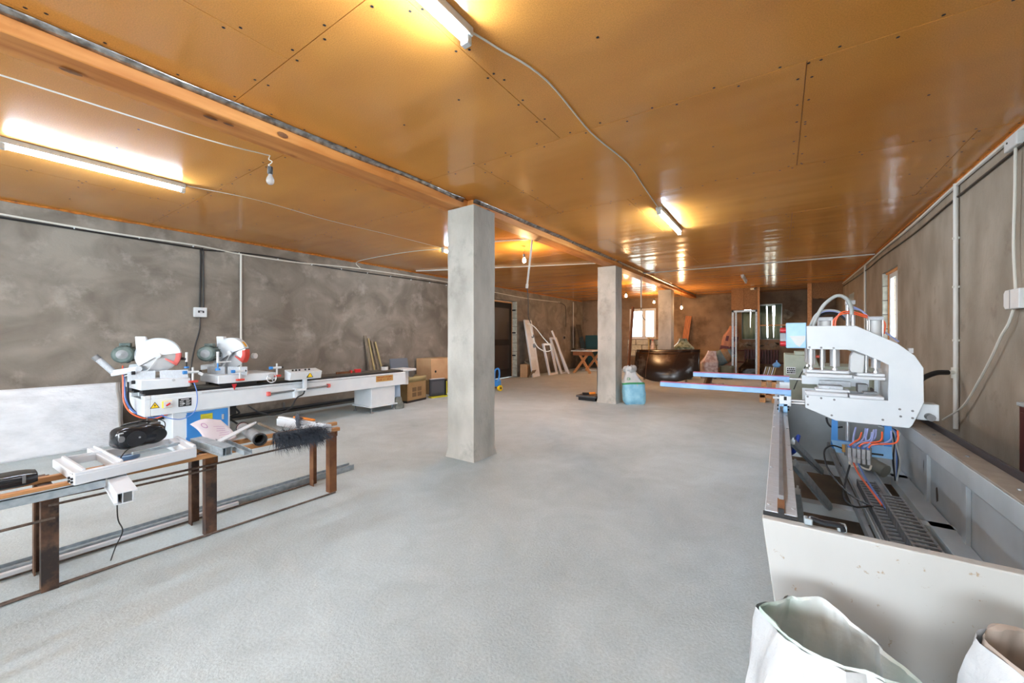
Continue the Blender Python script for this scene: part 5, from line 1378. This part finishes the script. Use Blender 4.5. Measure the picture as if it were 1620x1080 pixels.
g = 'bags piled by the partition'
t, f = sack('tall_sack', 'tall pink and purple printed sack standing by the steel door frame', (-1.60, 15.45, .55), .52, .42, 1.78, M_sackpink, R(10), (.12, .0), 3.0, neck=.55, top=.8, group=g)
t.rotation_euler = (0, R(7), R(10)); t.location = (-1.66, 15.75, 0)
band(t, f, 0, 1, .46, .60, M_sackpurple, 'purple_band', 1.015, 50, 6)
for k, u in enumerate((.68, .76, .82)):
    band(t, f, u, u + .05, .70, .80, M_sackpurple, 'printed_letter', 1.02, 5, 5)
t, f = sack('slumped_sack', 'grey-blue sack with a tan end slumped over the bucket', (-2.05, 15.2, .40), .5, .4, .85, M_sackgb, 0, (0, 0), 8.0, neck=.6, group=g)
t.rotation_euler = (0, R(62), R(0)); t.location = (-2.08, 15.25, .46)
band(t, f, 0, 1, .68, .9, M_sacktan, 'tan_end', 1.02, 50, 6)
sack('film_bag', 'crumpled clear film bag with reddish contents beside the dark shell', (-1.98, 14.55, 0), .52, .42, .92, M_film, R(20), (.12, 0), 11.0, neck=.5, top=.6, group=g)
bk = thing('green_bucket', 'dull green round bucket under the slumped sack', 'bucket', (-1.46, 14.8, 0))
obj('bucket', B().lathe([(.17, 0), (.2, .1), (.215, .4), (.225, .42), (.21, .42), (.19, .2), (.02, .05)], 24, Matrix.Translation((-1.46, 14.8, 0)), cap=False), mat('dull_green_plastic', (110, 114, 98), .5), bk)
obj('rim', B().lathe([(.215, .40), (.235, .405), (.235, .43), (.212, .43)], 24, Matrix.Translation((-1.46, 14.8, 0)), cap=False), mat('dull_green_plastic', (110, 114, 98), .5), bk)
obj('contents', B().lathe([(.205, .36), (.1, .40), (.01, .41)], 20, Matrix.Translation((-1.46, 14.8, 0)), cap=False), M_dark, bk)
sack('black_bag', 'black plastic rubbish bag lying behind the steel door frame', (-.85, 15.9, 0), .7, .6, .62, mat('black_film', (22, 22, 24), .3, bump=.02, bscale=10), 0, (0, .1), 15.0, neck=.4, top=.5, group=g)
sack('green_ball', 'bundle of green and white plastic film above the dark shell', (-2.66, 14.0, 0), .66, .5, 1.33, M_grnfilm, 0, (0, 0), 21.0, neck=.35, top=.78, squash=.9)
# dark curved shell
sh = thing('curved_shell', 'large dark brown glossy curved shell with a dusty lower edge on the floor', 'shell', (-3.0, 13.4, 0))
def shf(u, v):
    s_ = u * 2 - 1
    x = -2.95 + .98 * s_ * (1 - .03 * v)
    zlow = .02 + .30 * abs(s_) ** 2.6
    ztop = .99 + .02 * s_
    z = zlow + (ztop - zlow) * v
    y = 12.86 - .42 * math.sin(math.pi * min(1, .5 * (1 - v) ** 1.2 + .0)) * (1 - .55 * s_ * s_) + .2 * s_ ** 4
    if v > .86: y += .03 * (1 if v < .93 else 0)
    return (x, y - .05 * math.sin(v * math.pi), z)
obj('shell', B().grid(shf, 60, 40), M_shell, sh, solid=.02, angle=60)
def stripf(u0, w, v0, v1):
    return lambda u, v: Vector(shf(u0 + w * u + .03 * (v1 - v0) * v * 0, v0 + (v1 - v0) * v)) + Vector((0, -.013, 0))
obj('crease', B().grid(stripf(.235, .006, .05, .98), 1, 20), mat('shell_crease', (120, 84, 56), .3), sh)
obj('crack', B().grid(lambda u, v: Vector(shf(.64 + .004 * u + .09 * v * v, .32 + .66 * v)) + Vector((0, -.016, 0)), 1, 16), mat('shell_crack', (24, 18, 14), .6), sh)
for x in (-3.66, -2.4): obj('prop', B().box(x, x + .05, 12.95, 13.0, 0, .9), M_oldwood, sh)
ff = thing('film_scraps', 'torn strip of clear film on the floor at the right foot of the dark shell', 'film', (-2.2, 12.7, 0))
obj('strip', B().grid(lambda u, v: (-1.85 + .5 * u, 12.8 + .18 * v + .1 * math.sin(u * 7), .012 + .06 * abs(noise.noise(Vector((u * 6, v * 3, 0))))), 24, 5), M_film, ff, solid=.003)
obj('black_strip', B().grid(lambda u, v: (-1.85 + .2 * u, 12.6 + .5 * v, .02 + .18 * v + .02 * math.sin(u * 5)), 5, 8), M_black, ff, solid=.004)

# timber leaning at the columns / back wall
single('leaning_plank', B().bar((-3.62, 11.2, 0.0), (-3.5, 11.35, 2.25), .16, .03, (1, 0, 0)), M_brownwood, 'tall brown plank leaning behind the middle column', 'plank')
single('leaning_plank', B().bar((-3.2, 16.35, 0.0), (-2.97, 16.74, 2.2), .22, .035, (0, 1, 0)), M_brownwood, 'orange-brown plank leaning on the back wall beside the farthest column', 'plank')
shl = thing('plastic_shelf', 'small pale shelf frame with a plastic bottle under the bright double window', 'shelf', (-4.25, 16.5, 0))
for x in (-4.46, -4.05): obj('post', B().box(x, x + .05, 16.45, 16.5, 0, 1.32), M_cardin, shl)
obj('shelf_board', B().box(-4.48, -3.98, 16.4, 16.7, 1.32, 1.35), M_cardin, shl)
obj('shelf_board', B().box(-4.48, -3.98, 16.4, 16.7, .8, .83), M_cardin, shl)
bt = thing('plastic_bottle', 'clear plastic bottle standing on the small shelf under the window', 'bottle', (-4.27, 16.5, .83))
obj('bottle', B().lathe([(.07, .832), (.08, .85), (.08, 1.1), (.03, 1.2), (.03, 1.24)], 16, Matrix.Translation((-4.3, 16.52, 0))), M_film, bt)
obj('cap', B().lathe([(.034, 1.235), (.034, 1.265), (.01, 1.27)], 12, Matrix.Translation((-4.3, 16.52, 0))), M_redsw, bt)

# steel stud door frame at the partition
sf_ = thing('steel_door_frame', 'galvanised steel stud door frame standing in the partition opening', 'door frame', (-.95, 15.05, 0))
obj('jamb', B().box(-1.335, -1.28, 15.0, 15.08, 0, 2.26).box(-1.28, -1.275, 15.0, 15.02, 0, 2.26), M_galv, sf_)
obj('jamb', B().box(-1.235, -1.19, 15.01, 15.08, 0, 2.26), M_galv, sf_)
obj('jamb', B().box(-.66, -.61, 15.0, 15.08, 0, 2.26), M_galv, sf_)
obj('head', B().box(-1.335, -.61, 15.0, 15.08, 2.2, 2.26), M_galv, sf_)
obj('sill', B().box(-1.335, -.61, 15.0, 15.08, 0, .05), M_galv, sf_)

# radiator under the back windows
rad = thing('radiator', 'dark red ribbed radiator under the green-sheeted back windows', 'radiator', (-.55, 16.68, .38))
for k in range(12):
    x = -1.08 + k * .088
    obj('section', B().box(x, x + .07, 16.66, 16.74, .42, .93).box(x + .02, x + .05, 16.63, 16.66, .46, .89), M_dkred, rad, bevel=.01)
obj('pipe', B().cyl((-1.3, 16.7, .46), (.15, 16.7, .46), .02, n=8), M_dkred, rad)
obj('pipe', B().cyl((-1.3, 16.7, .88), (-1.0, 16.7, .88), .02, n=8), M_dkred, rad)
pt_ = B()
for k in range(9):
    x = -1.15 + k * .15; s_ = random.uniform(.06, .14)
    pts = [(x + s_ * math.cos(a * .785) * random.uniform(.7, 1.2), 1.12 + .1 * random.uniform(-1, 1) + s_ * .7 * math.sin(a * .785)) for a in range(8)]
    obj('plaster_patch', B().prism(pts, 'y', YB - .004 - k * .0004, YB), mat('plaster_patch', (138, 130, 118), .95, rgb2=(92, 84, 74), scale=8), wall_back)
obj('plaster_patch', B().prism([(.1, 1.95), (.22, 2.0), (.36, 2.1), (.4, 2.2), (.28, 2.3), (.14, 2.36), (.08, 2.2)], 'y', YB - .005, YB), MATS['plaster_patch'], wall_back)
# wooden blocks and stacked panels near the grey machine
for k, (x0, x1, y0, y1, z0, z1, nm) in enumerate(((-.36, -.04, 9.9, 10.2, .0, .16, 'lower'), (-.33, -.06, 9.92, 10.18, .16, .5, 'upper'))):
    t = thing('wood_block', nm + ' of two stacked pale wooden blocks beyond the blue fence arms', 'block', ((x0 + x1) / 2, (y0 + y1) / 2, z0), group='stacked wooden blocks')
    obj('block', B().box(x0, x0 + (x1 - x0) * .33, y0, y1, z0, z1).box(x1 - (x1 - x0) * .33, x1, y0, y1, z0, z1).box(x0, x1, y0, y1, z1 - .06, z1), M_pine, t, bevel=.006)
pc = thing('panel_stack', 'small fan of off-white boards standing on the wooden blocks', 'boards', (-.2, 10.05, .5))
for k in range(6):
    obj('board', B().obox((-.28 + k * .035, 10.05, .625), (.014, .2, .25), (0, R(14), 0)), M_cardin if k % 2 else M_white, pc)
single('blue_bag', B().grid(lambda u, v: (-.06 + .075 * math.cos(2 * math.pi * u) * math.sin(math.pi * max(.06, min(.95, v + .2))) * (1 + .25 * noise.noise(Vector((u * 8, v * 4, 0)))), 10.05 + .07 * math.sin(2 * math.pi * u) * math.sin(math.pi * max(.06, min(.95, v + .2))), .747 + .15 * v), 18, 10, wrap=True), mat('sky_blue_film', (96, 146, 196), .35), 'small sky-blue plastic bag on top of the off-white boards', 'bag')

# ================================================================== ALONG THE LEFT WALL, FAR HALF
dl = thing('door_leaf', 'tall white panelled door leaf leaning on the left wall beside the dark door', 'door leaf', (-7.0, 11.7, 0))
lean = Matrix.Translation((-6.95, 11.5, 0)) @ Matrix.Rotation(R(8), 4, 'Z') @ Matrix.Rotation(R(-9.5), 4, 'Y')
obj('leaf', B().box(-.04, 0, -.0, .62, 0, 2.0, lean), M_white, dl, bevel=.004)
obj('stile', B().box(0, .012, 0.0, .1, 0, 2.0, lean), M_pvc, dl); obj('stile', B().box(0, .012, .52, .62, 0, 2.0, lean), M_pvc, dl)
for z in (0, .6, 1.9): obj('rail', B().box(0, .01, .1, .52, z, z + .1, lean), M_pvc, dl)
def wframe(label, y, w, h, x0, ang, rz=0, thick=.07):
    t = thing('spare_frame', label, 'window frame', (x0, y, 0), group='white window frames leaning on the left wall')
    M = Matrix.Translation((x0, y, 0)) @ Matrix.Rotation(R(rz), 4, 'Z') @ Matrix.Rotation(R(-ang), 4, 'Y')
    obj('stile', B().box(-thick, 0, 0, .07, 0, h, M), M_pvc, t); obj('stile', B().box(-thick, 0, w - .07, w, 0, h, M), M_pvc, t)
    obj('rail', B().box(-thick, 0, .07, w - .07, 0, .07, M), M_pvc, t); obj('rail', B().box(-thick, 0, .07, w - .07, h - .07, h, M), M_pvc, t)
wframe('short white window frame leaning right beside the door leaf', 12.55, .62, 1.18, -6.86, 14)
wframe('white window frame leaning behind the shortest frame', 13.22, .5, 1.45, -6.72, 20)
single('frame_post', B().bar((-6.55, 13.45, .0), (-7.2, 13.3, 1.62), .09, .06), M_pvc, 'tallest single white frame post leaning on the left wall', 'post', bevel=.006)
bx2 = thing('old_carton', 'torn carton and scrap wood at the foot of the door leaf', 'carton', (-7.1, 11.75, 0))
obj('carton', B().obox((-7.3, 11.62, .22), (.26, .5, .44), (0, 0, .2)), M_card2, bx2)
obj('flap', B().obox((-6.98, 11.5, .12), (.012, .4, .3), (0, .5, .2)), M_oldwood, bx2)
obj('scrap_board', B().obox((-7.25, 11.75, .5), (.2, .45, .04), (.1, .5, .2)), M_oldwood, bx2)
so = thing('wall_socket', 'dark wall outlet in a plaster hole on the far left wall', 'outlet', (XL + .03, 14.85, 1.3))
obj('plate', B().box(XL, XL + .03, 14.8, 14.98, 1.28, 1.42), M_gsteel, so, bevel=.01)
obj('socket', B().cyl((XL + .03, 14.88, 1.35), (XL + .06, 14.88, 1.35), .05, n=14), M_print, so)
# work table on crossed wooden legs
wtb = thing('work_table', 'work table with crossed wooden legs and a white top near the far left corner', 'table', (-6.1, 14.3, 0))
obj('table_top', B().box(-6.62, -5.75, 13.75, 15.2, .83, .87), M_white, wtb, bevel=.004)
obj('apron', B().box(-6.56, -5.8, 13.8, 13.84, .68, .83), M_brownwood, wtb)
for y in (13.86, 15.0):
    obj('leg', B().bar((-6.55, y, 0), (-5.9, y, .83), .09, .05, (0, 1, 0)), M_pine, wtb); obj('leg', B().bar((-5.9, y + .06, 0), (-6.4, y + .06, .83), .09, .05, (0, 1, 0)), M_pine, wtb)
ba = thing('black_basket', 'low black tray with tools on the left end of the work table', 'tray', (-6.4, 14.0, .87))
obj('tray', B().box(-6.58, -6.2, 13.8, 14.25, .872, .88).box(-6.58, -6.56, 13.8, 14.25, .88, .93).box(-6.22, -6.2, 13.8, 14.25, .88, .93), M_black, ba)
obj('tools', B().bar((-6.5, 13.9, .9), (-6.3, 14.2, .92), .05, .03), M_gsteel, ba)
mp_ = single('glass_panel', B().obox((-7.0, 15.7, .95), (.02, .5, 1.95), (0, R(-12), R(4))), mat('dark_mirror', (120, 124, 128), .08, .9), 'narrow glossy grey panel leaning in the far left corner', 'panel')
tl = thing('teal_cabinet', 'dark teal steel cabinet in the far left corner with a beige carton on its shelf', 'cabinet', (-6.6, 16.3, 0))
obj('body', B().box(-7.1, -5.9, 16.2, 16.7, .2, 1.45), M_teal, tl, bevel=.01)
obj('shelf', B().box(-6.9, -5.9, 15.95, 16.2, .9, .93), M_teal, tl)
for x in (-7.05, -5.98): obj('leg', B().box(x, x + .05, 16.25, 16.3, 0, .2), M_teal, tl)
obj('door', B().box(-7.05, -6.5, 16.19, 16.2, .25, 1.4), M_teal, tl, bevel=.004)
obj('door', B().box(-6.49, -5.95, 16.19, 16.2, .25, 1.4), M_teal, tl, bevel=.004)
crt = thing('beige_carton', 'small beige carton on the shelf of the teal cabinet', 'carton', (-6.15, 16.06, .93))
obj('carton', B().box(-6.4, -5.98, 15.97, 16.15, .931, 1.07), M_card2, crt); obj('label_strip', B().box(-6.38, -6.0, 15.967, 15.97, .97, 1.02), M_wprint, crt)
for k, (y, w) in enumerate(((14.6, .4),)):
    single('floor_board', B().obox((-6.35, 15.4, .03), (.9, .6, .05), (0, 0, .2)), M_white, 'flat white board lying on the floor under the work table', 'board')
# platform scale beside the middle column
ps = thing('platform_scale', 'dark grey platform scale with an upright post beside the middle column', 'scale', (-3.45, 8.2, 0))
obj('platform', B().box(-3.72, -3.25, 7.98, 8.42, .07, .11), mat('scale_grey', (66, 68, 70), .5), ps, bevel=.006)
obj('base', B().box(-3.68, -3.29, 8.02, 8.38, .0, .07), M_print, ps)
obj('post', B().box(-3.31, -3.26, 8.18, 8.23, .1, .72), MATS['scale_grey'], ps)
dr = thing('hand_drill', 'orange and black hand tool lying on the platform scale', 'tool', (-3.5, 8.15, .11))
obj('body', B().bar((-3.62, 8.1, .135), (-3.48, 8.2, .135), .05, .05), M_print, dr, bevel=.008); obj('grip', B().bar((-3.5, 8.18, .14), (-3.38, 8.26, .15), .045, .05), M_orange, dr, bevel=.008)
tr = thing('toy_trolley', 'small blue trolley with a yellow wheel peeking out behind the nearest column', 'trolley', (-6.05, 8.2, 0))
obj('frame', B().tube([(-6.1, 8.2, .1), (-6.12, 8.2, .3), (-6.1, 8.2, .52), (-6.0, 8.22, .56), (-5.98, 8.22, .4), (-6.02, 8.2, .2)], .022, n=8), M_blue, tr)
obj('body', B().obox((-6.05, 8.2, .2), (.18, .16, .16)), M_blue, tr, bevel=.02)
obj('wheel', B().cyl((-5.98, 8.2, .075), (-5.92, 8.2, .075), .075, n=20), M_yellow, tr); obj('hub', B().cyl((-5.92, 8.2, .075), (-5.915, 8.2, .075), .03, n=12), M_print, tr)
obj('axle', B().cyl((-6.2, 8.2, .075), (-5.95, 8.2, .075), .012, n=8), M_print, tr); obj('wheel', B().cyl((-6.2, 8.2, .075), (-6.15, 8.2, .075), .075, n=20), M_yellow, tr)

# boards leaning on the wall behind the saw
for k, (y, h, w, nm, m) in enumerate(((5.30, 1.42, .06, 'leftmost dark board leaning on the left wall behind the saw', M_oldwood), (5.38, 1.36, .035, 'second thin pale board leaning on the left wall behind the saw', M_cardin),
                                      (5.47, 1.30, .045, 'third board leaning on the left wall behind the saw', M_oldwood), (5.56, 1.28, .035, 'rightmost slanting stick leaning on the left wall behind the saw', M_cardin))):
    single('leaning_board', B().bar((-7.3, y + .16 + .03 * k, 0), (-7.47, y, h), w, .025, (1, 0, 0)), m, nm, 'board', 'boards leaning behind the saw')
# cardboard boxes
cb = thing('cardboard_box', 'open brown cardboard box with lifted flaps beyond the far end of the saw', 'box', (-6.75, 6.0, 0))
Mb = Matrix.Translation((-6.53, 6.2, 0)) @ Matrix.Rotation(R(8), 4, 'Z')
obj('box', B().box(-.42, 0, -.62, -.6, .0, .43, Mb).box(-.42, 0, -.02, 0, .0, .43, Mb).box(-.42, -.405, -.62, 0, .0, .43, Mb).box(-.015, 0, -.62, 0, .0, .43, Mb).box(-.42, 0, -.62, 0, 0, .015, Mb), M_card, cb)
obj('front_flap', B().add([Mb @ Vector(p) for p in ((0, -.62, .43), (0, -.01, .43), (.04, -.05, .545), (.04, -.6, .545))], [(0, 1, 2, 3)]), M_cardin, cb, solid=.006)
obj('end_flap', B().add([Mb @ Vector(p) for p in ((-.42, 0, .43), (0, 0, .43), (-.02, .1, .41), (-.4, .12, .53))], [(0, 1, 2, 3)]), M_cardin, cb, solid=.006)
obj('back_flap', B().add([Mb @ Vector(p) for p in ((-.42, -.62, .43), (-.42, 0, .43), (-.5, -.05, .53), (-.5, -.58, .53))], [(0, 1, 2, 3)]), M_cardin, cb, solid=.006)
obj('base_tape', B().box(-.423, .003, -.623, .003, .0, .045, Mb), M_tape, cb)
pq = B()
for k in range(4):
    pq.box(.0, .0012, -.46 + k * .0 + (.0 if k < 2 else .17), -.33 + (.0 if k < 2 else .17), .11 + (k % 2) * .11, .20 + (k % 2) * .11, Mb)
obj('printed_marks', pq, M_cardprint, cb, kind='stuff')
obj('end_print', B().box(-.2, -.12, .0, .0012, .2, .33, Mb), M_cardprint, cb)
hp_ = thing('heater_panel', 'dark grey panel heater with yellow tape standing beside the open box', 'heater', (-6.55, 6.5, 0))
Mh = Matrix.Translation((-6.52, 6.55, 0)) @ Matrix.Rotation(R(-12), 4, 'Z')
obj('panel', B().box(-.05, 0, -.2, .2, .04, .42, Mh), mat('heater_grey', (58, 60, 66), .35), hp_, bevel=.008)
obj('grille', B().box(0, .006, -.16, .16, .1, .36, Mh), mat('heater_front', (74, 76, 82), .3), hp_)
obj('top_trim', B().box(-.05, .004, -.19, .19, .42, .432, Mh), M_wprint, hp_)
obj('tape_roll', B().box(-.04, .03, .21, .24, .03, .4, Mh), M_print, hp_); obj('yellow_tape', B().box(.03, .034, .212, .238, .05, .36, Mh), M_ylime, hp_)
obj('base', B().box(-.08, .06, -.2, .24, .0, .03, Mh), M_ylime, hp_)
bc = thing('tall_carton', 'large light cardboard carton with a hand hole stacked by the left wall', 'box', (-7.1, 7.05, 0))
obj('carton', B().box(-7.42, -6.9, 6.72, 7.55, .36, .86), M_card2, bc, bevel=.005)
obj('lower_carton', B().box(-7.4, -6.86, 6.74, 7.55, 0, .36), M_card, bc, bevel=.005)
obj('hand_hole', B().cyl((-6.9, 6.86, .55), (-6.897, 6.86, .55), .03, n=12), M_print, bc)
obj('top_tape', B().box(-7.2, -7.12, 6.72, 7.55, .86, .863), M_cardin, bc)
gy = single('grey_shelf_panel', B().obox((-7.2, 6.05, .45), (.03, .5, .9), (0, R(-10), 0)), mat('blue_grey_panel', (98, 108, 120), .5), 'slanted blue-grey panel leaning on the wall behind the open box', 'panel')
